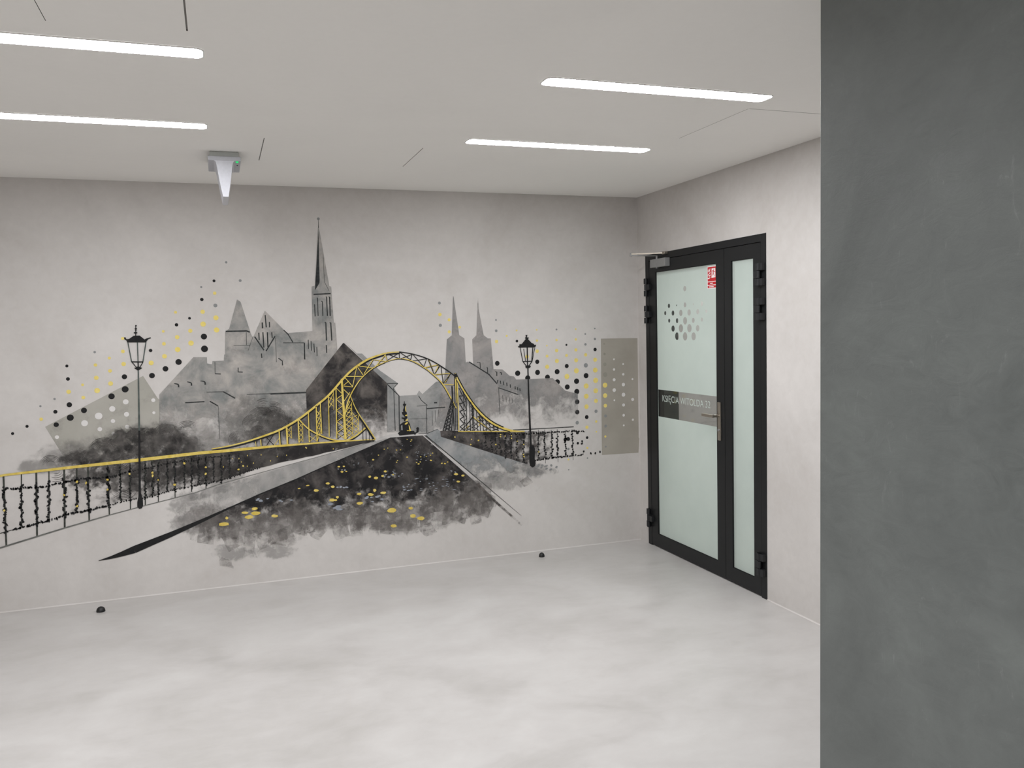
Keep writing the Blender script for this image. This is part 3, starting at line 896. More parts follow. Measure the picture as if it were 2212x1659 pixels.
for a in [(565, 905, 12, 30, 190, 330, 8), (590, 900, 10, 26, 200, 380, 7), (548, 915, 10, 24, 150, 290, 7), (575, 925, 8, 24, 30, 170, 6), (600, 915, 10, 26, -60, 80, 6), (520, 950, 10, 26, 120, 260, 7), (558, 935, 8, 18, 180, 330, 5), (590, 885, 10, 20, 230, 340, 4), (570, 880, 6, 22, 220, 300, 4), (635, 935, 10, 30, 150, 330, 7),
          (300, 950, 14, 30, 190, 330, 8), (320, 945, 10, 24, 220, 350, 6), (360, 945, 14, 34, 200, 340, 8), (345, 975, 10, 28, 20, 150, 6), (225, 975, 14, 34, 200, 330, 7), (165, 1000, 10, 26, 190, 330, 6), (255, 990, 10, 30, 10, 130, 6), (110, 1004, 10, 24, 190, 330, 5), (380, 975, 12, 28, 30, 150, 6), (405, 935, 16, 30, 220, 320, 5), (265, 1050, 14, 34, 20, 150, 6), (120, 1015, 10, 30, 20, 120, 5)]:
    swirl(*a)
d.build('curled_brush_strokes', P_SWIRL, 14, None, True, 'stuff')

# road, pavements ---------------------------------------------------------
P_PAVL = paint('mural_pavement_left', lin(140, 140, 138), lin(174, 171, 167), 0.75, 7, 0.36, 0.66, fadex=(xat(330, 1080), xat(600, 1040)), k=0.7, an=10)
Ink().poly([(808, 953), (845, 945), (640, 1035), (560, 1068), (440, 1122), (360, 1155), (300, 1150), (330, 1090), (420, 1066), (560, 1024)]).build('pavement', P_PAVL, 12, label='grey pavement on the left of the road')
Ink().poly([(795, 951), (862, 934), (923, 937), (919, 941), (845, 946)]).build('pale_square', paint('mural_pale', lin(186, 183, 180), lin(196, 193, 190), 0.9, 8), 9)
P_PAVR = paint('mural_pavement_right', lin(126, 130, 131), lin(160, 158, 156), 1.0, 5, 0.42, 0.66, fadez=(zat(1080, 1066), zat(1080, 975)), k=0.7, an=9)
Ink().poly([(919, 940), (923, 937), (946, 927), (951, 931), (952, 942), (1091, 987), (1143, 1004), (1175, 1018), (1165, 1062), (1062, 1062)]).build('pavement', P_PAVR, 12, label='blue grey pavement on the right of the road')
P_ROAD = paint('mural_road', lin(32, 31, 32), lin(92, 87, 84), 1.0, 8, 0.45, 0.74, fadez=(zat(750, 1168), zat(750, 1050)), k=0.72, an=12)
road = Ink().poly([(845, 945), (917, 940), (944, 963), (1020, 1035), (1075, 1086), (1060, 1115), (1000, 1150), (900, 1170), (760, 1175), (660, 1185), (560, 1195), (470, 1190), (410, 1165), (420, 1131), (560, 1068), (640, 1035)])
road = road.build('cobbled_road', P_ROAD, 13, label='dark cobbled road fading at its lower edge')
P_DRY = paint('mural_dry_brush', lin(84, 80, 77), lin(148, 142, 138), 0.35, 12, 0.38, 0.66, attr=True, k=0.95, an=15)
P_PATCH = paint('mural_brush_patch', lin(96, 91, 88), lin(140, 135, 131), 0.40, 14, 0.35, 0.65, thin=(0.38, 0.62, 0.06), an=18)
d = Ink()
for x, y, rx, ry, r in [(430, 1120, 70, 40, -.4), (520, 1140, 90, 38, -.1), (600, 1140, 80, 46, 0), (690, 1120, 90, 34, 0), (790, 1120, 90, 34, 0), (880, 1115, 80, 34, 0), (960, 1105, 70, 40, -.2), (1020, 1085, 50, 34, .6), (860, 1140, 60, 20, 0)]:
    d.soft(x, y, rx, ry, rot=r)
d.each('dry_brush_wash', P_DRY, 14, road, True)
P_DRY2 = paint('mural_dry_brush_pale', lin(120, 119, 117), lin(156, 153, 150), 0.38, 12, 0.38, 0.66, attr=True, k=1.0, an=16)
d = Ink()
for x, y, rx, ry, r in [(400, 1085, 55, 30, -.4), (470, 1052, 70, 22, -.4), (395, 1130, 40, 26, -.4), (1075, 1040, 80, 26, 0), (1150, 1015, 55, 18, 0), (500, 1195, 60, 20, .1), (590, 1190, 60, 20, 0)]:
    d.soft(x, y, rx, ry, rot=r)
d.each('pale_brush_wash', P_DRY2, 14, road, True)
d = Ink()
quads = []
fringe = [(430, 1140), (480, 1165), (560, 1165), (640, 1140), (720, 1132), (800, 1130), (880, 1125), (950, 1110), (1010, 1100), (1050, 1085)]
for k in range(44):
    i = random.randrange(len(fringe) - 1); t = random.random()
    cx = fringe[i][0] + (fringe[i + 1][0] - fringe[i][0]) * t
    cy = fringe[i][1] + (fringe[i + 1][1] - fringe[i][1]) * t - random.uniform(-6, 45)
    a = random.uniform(-.5, .5); w, h = random.uniform(8, 20), random.uniform(12, 26)
    quads.append([(cx + u * w * math.cos(a) - v * h * math.sin(a), cy + u * w * math.sin(a) + v * h * math.cos(a)) for u, v in ((-1, -1), (1, -1), (1, 1), (-1, 1))])
for pts in ([(797, 1127), (902, 1119), (898, 1148), (798, 1143)], [(655, 1140), (700, 1132), (706, 1146), (688, 1168), (672, 1160)], [(440, 1130), (475, 1118), (474, 1165), (448, 1150)], [(473, 1200), (500, 1212), (505, 1228), (475, 1222)],
            [(1010, 1105), (1036, 1095), (1040, 1128), (1018, 1134)], [(905, 1095), (928, 1090), (930, 1145), (908, 1150)], [(958, 1085), (980, 1082), (978, 1130), (955, 1135)], [(900, 1140), (930, 1128), (944, 1150), (920, 1160)], [(1122, 1040), (1140, 1028), (1152, 1042), (1132, 1052)], [(640, 1080), (690, 1080), (690, 1110), (645, 1112)], [(590, 1085), (640, 1075), (650, 1108), (600, 1115)]) + tuple(quads):
    q = []
    for k in range(len(pts)):
        a, b = pts[k], pts[(k + 1) % len(pts)]
        for t in range(4):
            q.append((a[0] + (b[0] - a[0]) * t / 4 + random.uniform(-1.2, 1.2), a[1] + (b[1] - a[1]) * t / 4 + random.uniform(-1.2, 1.2)))
    d.poly(q)
d.each('brush_mark', P_PATCH, 15, road)
d = Ink()
d.stroke([(845, 945), (700, 1008), (640, 1035), (560, 1068), (500, 1095)], 1.0, 3.0)
d.stroke([(500, 1095), (440, 1123), (370, 1154), (290, 1187)], 3.6, 15.5)
d.stroke([(290, 1187), (262, 1197), (240, 1204), (213, 1211)], 15.5, 1.0)
d.build('kerb_stroke', PB, 17, label='tapering black kerb stroke')
d = Ink().stroke(K5([(1470, 1160), (2070, 1659)]), 1.8, 1.5).stroke([(1033, 1035), (1086, 1080), (1126, 1114)], 1.5, 0.5)
d.build('kerb_line', PI, 17)
P_KR = paint('mural_kerb_dry', lin(56, 52, 50), lin(112, 106, 102), 0.9, 20, attr=True, k=0.7, an=26)
Ink().stroke([(1030, 1045), (1075, 1088), (1127, 1134)], 6, 4, 1.0, 0.35).build('kerb_dry_stroke', P_KR, 16, None, True)
P_PALE = paint('mural_kerb_pale', lin(184, 181, 178), lin(192, 189, 186), 0.9, 10)
Ink().stroke(K5([(1440, 1158), (2020, 1659)]), 2.0, 5.0).build('pale_kerb', P_PALE, 14)
d = Ink().stroke(K8([(550, 490), (1200, 310), (1860, 128)]), 1.2, 0.9)
d.stroke([(0, 1183.5), (139, 1140.5), (235, 1112.7)], 3.4, 2.4).stroke([(235, 1112.7), (316, 1091), (420, 1064.6), (479, 1044)], 1.9, 1.3)
d.build('railing_base_line', paint('mural_base_line', lin(84, 86, 82), lin(120, 121, 116), 0.9, 30), 17)
# flecks on the road
d = Ink(); bl = Ink()
y8 = [(567,838,44,14),(592,785,12,12),(783,778,34,15),(838,745,38,16),(830,705,26,13),(745,740,30,10),(1000,768,30,12),(1355,550,20,11),(1495,518,16,10),(1453,490,16,9),(1490,632,24,13),(1535,608,12,11),(1520,632,14,8),(1725,660,26,12),(1720,580,20,10),(1820,585,24,12),(1853,550,13,13),(1928,570,24,11),(1865,442,18,9),(1812,434,10,10),(1922,426,11,8),(1943,388,12,7),(2000,720,40,20),(2015,852,28,12),(2160,700,18,12),(2180,768,25,15),(1575,390,10,7),(1550,347,8,6),(1590,345,9,6),(1610,387,7,5),(1840,290,7,5),(1210,533,12,5),(1282,508,14,5)]
for x, y, w, h in y8:
    d.blob(340 + x / 3.95, 920 + y / 3.95, w / 3.95 * 1.05, h / 3.95 * 1.05, 10, random.uniform(-.15, .1), .14)
for x, y, r in [(480,1517,11),(540,1512,11),(520,1575,16),(570,1570,9),(835,1630,14),(905,1645,20),(980,1620,13),(1010,1570,15),(1100,1608,10),(875,1437,11),(935,1385,8),(1140,1465,8),(1150,1447,7),(1000,1318,7),(1040,1305,6),(1140,1327,7),(1185,1325,6),(1260,1205,6),(1310,1212,8),(1300,1228,7),(1260,1408,9),(1415,1405,8),(1390,1485,11),(1410,1463,8),(1368,1470,7),(1550,1362,8),(1525,1387,7),(1478,1400,7),(1530,1445,12),(1655,1478,9),(1690,1482,11),(1720,1463,8),(1815,1600,18),(1895,1617,16)]:
    d.blob(640 + x / 5.267, 720 + y / 5.267, r / 5.267 * 1.1, r / 5.267 * 0.75, 8, 0, .18)
for x, y, w, h in [(375,903,20,10),(440,917,14,9),(397,973,18,9),(40,1325,36,18)]:
    d.blob(900 + x / 4.424, 820 + y / 4.424, w / 4.424, h / 4.424, 10, 0, .12)
d.each('yellow_fleck', PY, 18, road)
for x, y, n, sx, sy, r in [(910, 630, 5, 60, 12, 12), (1560, 515, 8, 60, 14, 9), (1520, 690, 6, 50, 24, 16), (1850, 620, 8, 70, 24, 14), (1980, 420, 6, 50, 20, 9), (1100, 640, 3, 60, 14, 10), (2150, 520, 8, 60, 40, 9)]:
    for _ in range(n):
        q = r * random.uniform(.6, 1.2)
        bl.blob(340 + (x + random.uniform(-sx, sx)) / 3.95, 920 + (y + random.uniform(-sy, sy)) / 3.95, q / 3.95 * 1.3, q / 3.95 * .6, 8, -.1, .2)
for x, y, n, sx, sy, r in [(1450, 1400, 16, 90, 60, 6), (1100, 1600, 8, 160, 40, 9), (500, 1560, 4, 60, 20, 9), (700, 1450, 5, 160, 60, 6), (1250, 1330, 8, 160, 60, 5), (1750, 1610, 5, 70, 50, 9)]:
    for _ in range(n):
        q = r * random.uniform(.6, 1.2)
        bl.blob(640 + (x + random.uniform(-sx, sx)) / 5.267, 720 + (y + random.uniform(-sy, sy)) / 5.267, q / 5.267 * 1.2, q / 5.267 * .6, 7, 0, .2)
for _ in range(26):
    bl.blob(random.uniform(895, 985), random.uniform(1030, 1062), random.uniform(1.5, 4), random.uniform(.5, 1.1), 7, 0, .2)
bl.each('blue_fleck', PBLUE, 18, road)

# left railing -----------------------------------------------------------------
P_RAILD = paint('mural_railing_dark', lin(40, 38, 38), lin(92, 88, 84), 0.96, 9, 0.42, 0.74, fadex=(xat(60, 1040), xat(560, 1000)), k=0.7, an=12)
rail_y = lambda x: 1027 - (1027 - 949.6) * (x / 810.0) ** 0.93 if x > 0 else 1027
low = K2([(0,990),(110,965),(240,930),(360,900),(480,865),(560,835),(750,800),(900,765),(1100,710),(1250,690),(1500,620),(1660,590),(1890,545)]) + [(560, 1010), (650, 990), (803, 954)]
def interp(poly, x):
    for (x0, y0), (x1, y1) in zip(poly, poly[1:]):
        if x0 <= x <= x1: return y0 + (y1 - y0) * (x - x0) / (x1 - x0)
    return poly[-1][1] if x > poly[-1][0] else poly[0][1]
railpts = [(0, 1028), (10, 1026), (139, 1011), (299, 993.7), (430, 978.5), (506, 972), (590, 964), (696, 956), (789, 950), (810, 949.6)]
basepts = [(0, 1183.5), (139, 1140.5), (235, 1112.7), (316, 1091), (420, 1064.6), (479, 1044), (560, 1022), (811, 951)]
d = Ink()
xs_ = [120 + k * 15 for k in range(46)] + [808]
d.poly([(x, interp(railpts, x) + 1) for x in xs_] + [(x, interp(low, x) + random.uniform(-1, 1)) for x in reversed(xs_)])
rl = d.build('railing', P_RAILD, 15, label='painted railing with leafy garlands')
d = Ink()
posts = [(30,55,1100,8),(183,186,945,5),(310,317,1022,8),(418,420,890,5),(548,553,948,8),(655,655,800,6),(750,762,888,7),(918,934,838,6),(1028,1030,720,5),(1108,1114,790,5),(1238,1240,755,5),(1300,1302,680,4),(1350,1352,725,4),(1428,1430,640,4),(1490,1494,690,4),(1575,1576,610,3),(1633,1635,640,4),(1695,1696,580,3),(1755,1758,612,4),(1822,1824,560,3),(1886,1890,575,4),(1960,1961,520,3),(2040,2042,500,3)]
for xt, xb, yb, w in posts:
    x0 = xt / 3.95
    d.stroke([(x0, interp(railpts, x0)), (xb / 3.95, 900 + yb / 3.95)], w / 3.95 * 2.1, w / 3.95 * 2.0)
d.stroke([(0, 1152), (28, 1144)], 1.8, 1.2)
d.each('railing_post', paint('mural_post', lin(46, 48, 44), lin(70, 72, 66), 0.95, 40), 16, rl)
lf = Ink(); yl = Ink()
def leaves(x0, y0, x1, y1, step, r, ink=None, jit=2.0):
    n = max(1, int(math.hypot(x1 - x0, y1 - y0) / step))
    for k in range(n + 1):
        t = k / n
        (ink or lf).blob(x0 + (x1 - x0) * t + random.uniform(-jit, jit), y0 + (y1 - y0) * t + random.uniform(-1, 1), r * random.uniform(.6, 1.25), r * random.uniform(.45, .8), 7, random.uniform(0, 3.1), .25)
for xt, xb, yb, w in posts:
    xa, xc = xt / 3.95, xb / 3.95
    ya = interp(railpts, xa) + 8; yc = min(900 + yb / 3.95, interp(low, xc) + 4)
    xl = xa + (xc - xa) * .9
    s = 1.0 if xa < 250 else 0.62
    leaves(xa, ya + (18 if xa < 200 else 2), xl, yc, 3.9 * s + .6, 4.0 * s, None, 3.4 * s)
top = K2([(50,610),(130,616),(240,604),(370,600),(480,570),(560,555),(640,545),(720,528),(800,525),(920,520),(1100,470),(1250,440),(1400,405),(1550,378),(1650,375),(1800,345),(1950,330)])
for (a, b), (c, e) in zip(top, top[1:]):
    leaves(a, b, c, e, 4.4, 3.2 if a < 250 else 2.1)
for (a, b), (c, e) in zip(low[1:-3], low[2:-2]):
    leaves(a, b, c, e, 4.0, 3.2 if a < 200 else 2.0)
lf.build('garland_leaves', PB, 19, rl, kind='stuff')
for x, y in [(36,800),(548,668),(658,555),(735,565),(660,762),(918,537),(918,622),(1105,487),(1300,478),(1302,503),(1350,540),(1490,580),(1573,398),(1757,432),(1755,488),(2035,450),(2075,420)]:
    yl.blob(x / 3.95, 900 + y / 3.95, random.uniform(1.8, 3.6), random.uniform(1.5, 2.6), 8, random.uniform(0, 3), .2)
for _ in range(14):
    x = random.uniform(480, 760); t = random.uniform(.15, .85)
    a, b = interp(railpts, x), interp(low, x)
    yl.blob(x, a + (b - a) * t, 1.0, 1.6, 7, 0, .2)
yl.each('yellow_padlock', PY, 20, rl)

# right railing ---------------------------------------------------------------------
P_RAILR = paint('mural_railing_right', lin(42, 40, 40), lin(110, 104, 100), 0.96, 12, 0.42, 0.74, fadex=(xat(1265, 960), xat(1060, 960)), k=0.75, an=18)
rr = Ink().poly(K7([(225, 488), (600, 492), (1030, 494), (1290, 490), (1290, 740), (1120, 775), (1075, 815), (845, 742), (230, 545)])).build('railing', P_RAILR, 15, label='painted railing with leafy garlands beside the right lamp')
d = Ink()
d.stroke(K6([(920, 1365), (1085, 1358), (1300, 1346), (1500, 1335)]), 1.7, 1.6)
for xt, y0, xb, y1 in [(1162,480,1165,740),(1222,478,1230,800),(1285,480,1292,740),(1342,475,1350,788),(1418,480,1428,740),(1484,475,1494,768),(1068,490,1072,640)]:
    d.stroke(K7([(xt, y0), (xb, y1)]), 1.0, .8)
d.each('railing_post', PI, 16, rr)
lf = Ink(); yl = Ink()
for x, y1 in [(660,650),(712,690),(760,700),(795,715),(848,745),(900,745),(955,765),(1022,790),(1162,745),(1225,755),(1290,745),(1345,735),(1420,720),(1487,710)]:
    p, q = K7([(x - 4, 520), (x + 4, y1)])
    leaves(*p, *q, 4.4, 2.6, None, 2.0)
for a, b in [((1100, 515), (1500, 490)), ((1500, 492), (1600, 490)), ((1120, 775), (1380, 735)), ((1380, 738), (1580, 715)), ((640, 515), (1080, 520))]:
    p, q = K7([a, b])
    leaves(*p, *q, 3.0, 2.2, None, 1.5)
for x, y in [(1580,590),(1577,612),(1595,685),(1663,703),(1706,702),(1750,690),(1420,570),(1445,565)]:
    p = K7([(x, y)])[0]
    lf.blob(*p, 2.6 if x > 1500 else 4.5, 1.8 if x > 1500 else 4, 8, random.uniform(0, 3), .15)
lf.build('garland_leaves', PB, 19, rr, kind='stuff')
for x, y in [(800,525),(800,545),(905,535),(905,560),(960,588),(1022,618),(1020,715),(1025,735),(1165,690),(515,620),(365,548),(590,580),(525,570),(755,620),(845,540)]:
    p = K7([(x, y)])[0]
    yl.blob(*p, random.uniform(1.2, 2.2), random.uniform(1.0, 1.7), 7, 0, .2)
yl.each('yellow_padlock', PY, 20, rr)
gs = Ink()
for x, y in [(1165, 815), (1200, 820), (1235, 825), (1285, 820), (1335, 835), (1240, 850), (1280, 858), (1190, 840), (1150, 830)]:
    p = K7([(x, y)])[0]
    gs.blob(*p, random.uniform(2, 5.5), random.uniform(1.4, 2.4), 9, -.3, .15)
gs.each('grey_splash', PG, 16)

# bridge ----------------------------------------------------------------------------
outer_y = smooth([(457, 969.6), (495, 963), (533, 953.5), (580, 938), (609, 926), (645, 905), (684.8, 874.7), (711.4, 852), (738, 821.5), (760.7, 798.7), (791, 778), (820, 766.5), (840, 761.8), (862, 760)])
outer_b = smooth([(862, 760), (890.6, 764.6), (921, 774), (947.6, 788), (974, 806), (983, 813)])
inner = smooth([(745, 896.6), (750, 872), (761.5, 845), (780.5, 817), (807, 794), (835.6, 780.8), (862, 774.5), (888.7, 779), (915, 793), (936, 809), (955, 828), (970, 853), (985.5, 882)])
off = lambda pts, dx, dy: [(x + dx, y + dy) for x, y in pts]
rpts = smooth([(983.6, 810), (1001.7, 844), (1026.6, 880), (1053.7, 907), (1081, 923), (1108, 931), (1133, 931.5)])
smile = smooth([(645, 905), (666, 926), (696, 942), (728, 951.5), (751, 949.7), (770, 940), (789, 924)])
brace = smooth([(757, 855.7), (770, 886), (791, 918), (811, 948.7)])
peak_l = smooth([(994, 929.7), (1008.5, 916), (1022, 900)]); peak_r = smooth([(1022, 900), (1035.6, 911.6), (1053.7, 925), (1063, 931)])
sh = Ink(); yb = Ink(); bk = Ink(); thinb = Ink()
# dark under-strokes (the hand painted outlines)
sh.stroke(off(outer_y, 1.6, 3.4), 2.6, 3.0)
sh.stroke(off(inner[:30], 1.4, 1.2), 2.2, 1.6)
sh.stroke(off(smile, 1, 3.0), 2.2)
sh.stroke(off(brace, -2.0, 2.6), 2.4, 4.0)
sh.stroke(off([(739, 821.5), (742, 890), (745.5, 947)], 4, 1), 2.0, 2.0)
# yellow members
yb.stroke(outer_y[:24], 2.0, 4.2).stroke(outer_y[23:60], 4.2, 4.4).stroke(outer_y[59:], 4.4, 1.6)
yb.stroke(inner[:30], 2.6, 1.6)
yb.stroke(inner[29:], 1.4, 2.6)
yb.stroke([(738, 818), (740.5, 860), (743.5, 900), (746, 948)], 4.2, 5.4)
yb.stroke(smile, 2.6, 3.0)
yb.stroke(brace, 1.6, 2.0)
yb.stroke(railpts[:4], 4.6, 7.0).stroke(railpts[3:6], 7.0, 6.0).stroke(railpts[5:], 6.0, 1.6)
yb.stroke(rpts[:8], 2.0, 3.0).stroke(rpts[7:25], 3.0, 6.4).stroke(rpts[24:], 6.4, 2.0)
yb.stroke(peak_l, .8, 2.0).stroke(peak_r, 2.2, 1.2)
yb.stroke([(989, 931.5), (1133, 932)], 1.8)
yb.stroke([(983.5, 806), (986, 870)], 3.0, 2.4).stroke([(986.5, 813), (990, 890), (991, 930)], 2.0, 1.6)
d_ = lambda x0, y0, x1, y1, w: (sh.stroke(off([(x0, y0), (x1, y1)], 2.4, .4), w * .7), yb.stroke([(x0, y0), (x1, y1)], w))
for v in [(563,949,564,963,2.0),(552,954,553,964,1.2),(603,931.6,605,962,2.6),(619,923,621,960,3.6),(644,907,646,956,2.6),(666,890,668,955,2.2),(683,876.6,685,953.5,2.6),(691.5,867,695,937,2.0),(709.5,852,711,943,1.9),(725.6,836.7,727.5,947,2.2)]:
    d_(*v)
for v in [(629,920,630,947,.9),(653.5,913,654.5,954,.9),(720,845,721,886,.9),(759,869,762,945,1.2),(774,897.5,775,933.5,1.3)]:
    yb.stroke([v[:2], v[2:4]], v[4])
def zig(ink, ax, ay, bx, by, cx, cy, dx, dy, n, w, cross=False):
    """zigzag lattice between line a-b and line c-d"""
    L = lambda t: (ax + (bx - ax) * t, ay + (by - ay) * t)
    R = lambda t: (cx + (dx - cx) * t, cy + (dy - cy) * t)
    for k in range(n):
        t0, t1 = k / n, (k + 1) / n
        if k % 2 == 0 or cross: ink.stroke([L(t0), R(t1)], w)
        if k % 2 == 1 or cross: ink.stroke([R(t0), L(t1)], w)
zig(yb, 726, 838, 727.5, 947, 740, 840, 744, 947, 9, 1.4, False)
zig(sh, 727.5, 839, 729, 948, 741, 841, 745, 948, 9, 1.2, True)
zig(yb, 684, 888, 686, 950, 692, 886, 694, 937, 5, 1.2, True)
zig(yb, 710, 858, 711, 880, 720, 850, 721, 878, 2, 1.2, True)
zig(yb, 747, 880, 748, 945, 759, 872, 762, 945, 7, 1.2, True)
zig(sh, 749, 880, 750, 946, 760, 874, 763, 946, 6, .9, True)
zig(yb, 760, 890, 763, 940, 772, 896, 775, 935, 4, 1.1, True)
zig(yb, 645, 912, 646, 956, 653.5, 915, 654.5, 954, 4, .9, True)
zig(yb, 604, 945, 605, 962, 590, 938, 592, 962, 1, 1.1, False)
zig(yb, 666, 940, 668, 955, 683, 940, 685, 953, 1, 1.0, True)
zig(yb, 620, 925, 621, 945, 629, 921, 630, 947, 2, .9, True)
zig(sh, 575, 944, 576, 962, 590, 940, 592, 962, 1, 1.4, True)
# arch web: radial struts and crossed diagonals between the two chords
def along(pts, t):
    L = [0.0]
    for k in range(1, len(pts)): L.append(L[-1] + math.dist(pts[k], pts[k - 1]))
    s = t * L[-1]
    for k in range(1, len(pts)):
        if L[k] >= s:
            q = (s - L[k - 1]) / ((L[k] - L[k - 1]) or 1)
            return (pts[k - 1][0] + (pts[k][0] - pts[k - 1][0]) * q, pts[k - 1][1] + (pts[k][1] - pts[k - 1][1]) * q)
    return pts[-1]
web = [  # from the close-up of the arch, left half yellow, right half dark with yellow edges
    ('y', [(540,490),(750,490)]), ('y', [(690,370),(640,605)]), ('y', [(550,500),(645,610)]), ('y', [(690,375),(760,475)]), ('y', [(700,370),(880,395)]), ('y', [(870,300),(770,460)]), ('y', [(880,300),(1030,320)]), ('y', [(1015,240),(890,390)]), ('y', [(1010,240),(1030,310)]),
    ('y', [(540,600),(640,610)]), ('y', [(540,640),(605,700)]), ('y', [(540,590),(600,540)]), ('y', [(545,770),(610,670)]), ('y', [(570,860),(610,770)]),
    ('b', [(1170,215),(1172,287)]), ('b', [(1035,235),(1165,285)]), ('b', [(1165,225),(1040,305)]), ('b', [(1180,218),(1300,300)]), ('b', [(1318,240),(1185,290)]), ('b', [(1318,238),(1300,300)]), ('b', [(1330,245),(1450,380)]), ('b', [(1480,290),(1325,315)]), ('b', [(1482,290),(1450,380)]),
    ('b', [(1500,300),(1565,460)]), ('y', [(1620,355),(1460,390)]), ('b', [(1640,365),(1570,465)]), ('b', [(1645,375),(1670,570)]), ('y', [(1750,455),(1575,468)]), ('b', [(1755,460),(1670,572)]), ('y', [(1790,585),(1680,580)]), ('y', [(1740,470),(1690,560)]), ('y', [(1615,370),(1580,445)]), ('y', [(1500,295),(1550,420)])]
for c, pts in web:
    q = K5(pts)
    if c == 'y':
        sh.stroke(off(q, 1.3, .9), 1.3); yb.stroke(q, 1.5)
    else:
        bk.stroke(q, 1.5)
# right half in black
bk.stroke(outer_b, 2.0, 2.6)
bk.stroke(off(inner[29:], -1.3, 1.5), 1.0, 1.4)
bk.stroke(off(rpts[:26], 1.6, -2.4), 1.8, 2.4)
bk.stroke(off(rpts[:30], -2.4, 2.0), 1.5, 1.8)
bk.stroke(off(peak_l, -1, 1.2), 1.2, 2.0).stroke(off(peak_r, -.8, 1.8), 1.2, .8)
bk.stroke([(981.5, 806), (981.8, 840), (984, 929)], 1.6, 1.2).stroke([(985, 806), (986, 850), (988, 929)], 1.2, 1.2)
bk.stroke([(976, 834), (978, 880), (981, 930)], 3.0, 1.6)
bk.blob(984.6, 811, 3.2, 4.5, 10)
for a, b in [((976, 860), (956.5, 931)), ((977, 862), (962, 931)), ((978, 880), (969, 931)), ((980, 870), (975, 931))]:
    bk.stroke([a, b], 1.4, 1.8)
zig(bk, 973, 872, 957, 930, 978, 872, 973, 930, 8, 1.2, True)
zig(bk, 991, 838, 994, 930, 999, 848, 1003, 930, 11, 1.6, False)
zig(bk, 1000, 848, 1003, 930, 1006, 858, 1009, 930, 8, 1.2, False)
rx = lambda x: interp(rpts, x)
for x in (1003, 1008.5, 1016, 1021.5, 1024, 1031, 1037.5, 1044, 1051, 1059, 1067, 1076):
    bk.stroke([(x - 2, rx(x - 2) + 3), (x, 931)], 1.4)
zig(bk, 1016, 868, 1017, 905, 1022, 875, 1023, 900, 4, 1.2, True)
zig(bk, 1031, 890, 1032, 908, 1044, 903, 1045, 915, 2, 1.2, True)
zig(bk, 1044, 903, 1045, 930, 1059, 914, 1060, 930, 2, 1.2, True)
zig(bk, 1060, 915, 1061, 930, 1076, 922, 1077, 930, 2, 1.2, True)
zig(bk, 1023, 912, 1023, 930, 1032, 912, 1035, 930, 2, 1.0, True)
zig(bk, 1010, 920, 1006, 930, 1022, 915, 1022, 930, 2, 1.0, True)
for x in (783, 790, 797, 803):
    bk.stroke([(x, interp(brace, x) + 2), (x + 1, 951)], 1.2)
yb.stroke([(1006, 926), (1013, 919)], 1.8).stroke([(1031, 905), (1036, 898)], 1.8).stroke([(1034, 920), (1037, 914)], 1.6)
br = tag(empty('bridge', (-2.1, 0, 0), mural), 'yellow steel arch bridge')
sh.each('dark_outline_stroke', PB, 21, br)
yb.each('yellow_member', PY, 23, br)
bk.each('black_member', PB, 24, br)

# monument under the arch -------------------------------------------------------------------
d = Ink()
d.poly(KF([(265,1330),(335,1255),(755,1255),(765,1300),(815,1295),(825,1200),(810,1170),(860,1138),(898,1160),(885,1285),(800,1340),(785,1385),(750,1352),(320,1392)]))
d.poly(KF([(335,1260),(330,1060),(440,985),(570,965),(625,1050),(655,1180),(640,1260),(575,1260),(570,1080),(500,1075),(420,1100),(415,1260)]))
d.poly(KF([(415,1262),(420,1100),(500,1072),(575,1080),(580,1262)]))
d.poly(KF([(452,360),(465,370),(470,440),(520,450),(500,500),(480,520),(480,570),(490,660),(530,700),(540,770),(480,790),(440,760),(430,700),(415,640),(440,570),(450,530),(415,480),(418,455),(445,440)]))
d.poly(KF([(385,690),(430,690),(440,760),(540,800),(550,860),(520,900),(490,960),(450,965),(440,910),(380,880),(380,850),(470,855),(460,820),(400,760)]))
mo = d.build('monument', PB, 20, label='small black monument with yellow highlights under the arch')
d = Ink()
for pts in ([(520,490),(500,570),(520,690),(490,660),(480,560)], [(480,780),(550,760),(545,810),(490,810)], [(490,930),(570,890),(560,950),(510,960)], [(470,1040),(545,980),(570,1020),(520,1060),(475,1068)], [(585,1060),(620,1120),(660,1250),(610,1265)], [(530,1240),(600,1235),(590,1255),(540,1258)]):
    d.poly(KF(pts))
d.each('yellow_highlight', PY, 22, mo)
d = Ink().poly(KF([(360,1110),(380,1075),(400,1080),(410,1230),(365,1230)]))
d.build('grey_gap', PG, 22, mo)

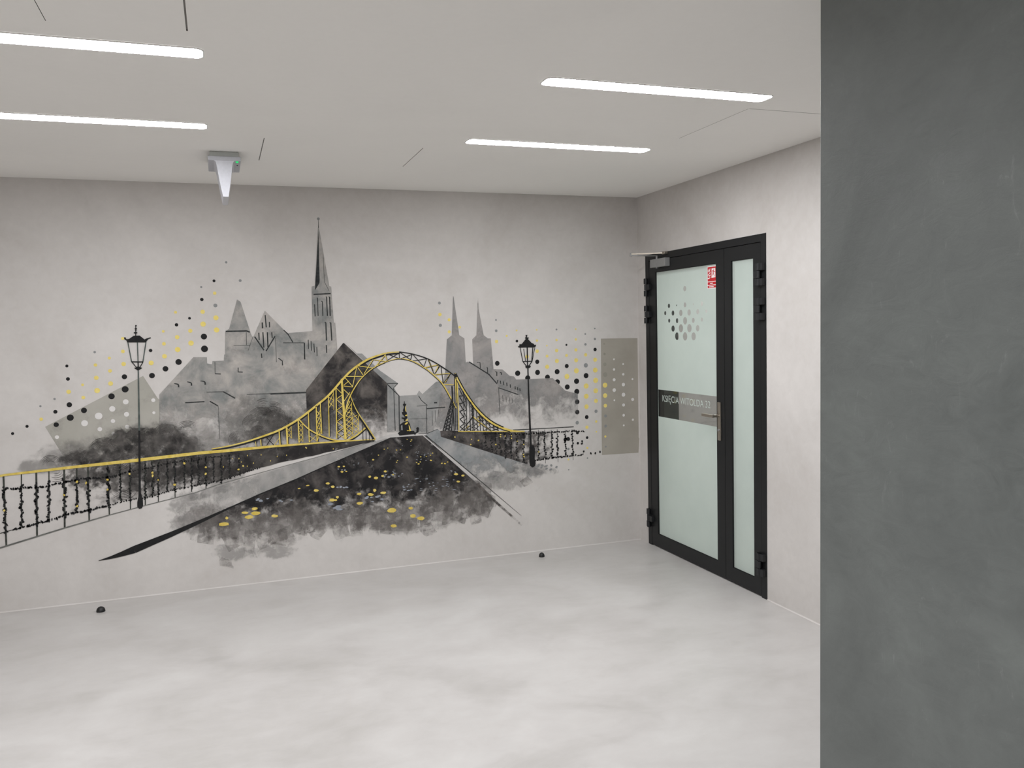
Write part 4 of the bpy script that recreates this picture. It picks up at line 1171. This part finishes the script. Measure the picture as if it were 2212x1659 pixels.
# street lamps ------------------------------------------------------------------------------
d = Ink()
d.poly(KL([(310,430),(345,425),(368,472),(430,465),(540,390),(680,383),(740,430),(800,478),(845,455),(900,440),(945,425),(950,450),(890,470),(850,520),(838,548),(385,548),(372,510),(318,470)]))
d.stroke(KL([(590,140),(590,390)]), 1.6, 2.0)
for x, y, rx_, ry_ in ((595,150,22,16),(592,225,30,22),(592,268,20,16),(585,320,48,20)):
    p = KL([(x, y)])[0]; d.blob(*p, rx_ / 11.06, ry_ / 11.06, 10)
d.stroke(KL([(485,1012),(770,1015)]), 2.4).stroke(KL([(500,1020),(605,1140)]), 1.8).stroke(KL([(762,1020),(690,1140)]), 1.8).stroke(KL([(645,1010),(650,1140)]), 2.6)
d.poly(KL([(548,1160),(600,1142),(640,1120),(700,1140),(748,1160),(700,1190),(640,1222),(600,1190)]))
d.poly([(299.6, 1064), (304.6, 1064), (308.8, 1080), (309.2, 1092), (306.5, 1097.5), (301, 1099), (296.5, 1094), (296.6, 1084), (299, 1074)])
d.stroke([(301, 930), (302, 1070)], 4.0, 5.2)
lp = tag(empty('street_lamp', (-3.6, 0, 0.6), mural), 'painted black street lamp at left')
d.each('lamp_piece', PB, 26, lp)
d = Ink().stroke(KL([(402,548),(490,1010)]), 2.3).stroke(KL([(630,548),(645,1010)]), 2.4).stroke(KL([(832,548),(760,1010)]), 2.3)
d.stroke([(298.8, 798), (301, 932)], 2.8, 4.0)
d.each('lamp_frame_bar', paint('mural_lamp_grey', lin(66, 74, 71), lin(92, 99, 95), 1.0, 20), 25, lp)
d = Ink()
d.poly(KR([(315,535),(345,520),(350,480),(400,480),(500,360),(482,332),(505,305),(495,262),(540,258),(530,318),(560,318),(575,322),(556,365),(582,390),(640,450),(680,465),(715,500),(748,488),(740,535),(710,556),(365,562),(325,555)]))
for pts, w in [([(368,560),(430,892)],16),([(450,590),(497,885)],14),([(535,555),(545,1000)],26),([(670,560),(645,885)],22),([(718,560),(655,885)],14),([(430,895),(655,886)],18),([(430,890),(515,1000)],18),([(655,885),(580,992)],20)]:
    d.stroke(KR(pts), w / 11.06)
d.poly(KR([(490,1000),(530,985),(580,985),(625,1000),(600,1042),(560,1055),(500,1048)]))
d.stroke([(1139.9, 795), (1141.5, 850), (1144, 910), (1146.5, 970)], 2.6, 4.4)
d.poly([(1143, 965), (1147, 961), (1153, 962), (1155.5, 970), (1154.5, 990), (1156.8, 1000), (1155, 1007), (1150, 1009.5), (1144.5, 1006), (1143, 998)])
lp = tag(empty('street_lamp', (-0.9, 0, 0.6), mural), 'painted black street lamp at right')
d.each('lamp_piece', PB, 26, lp)
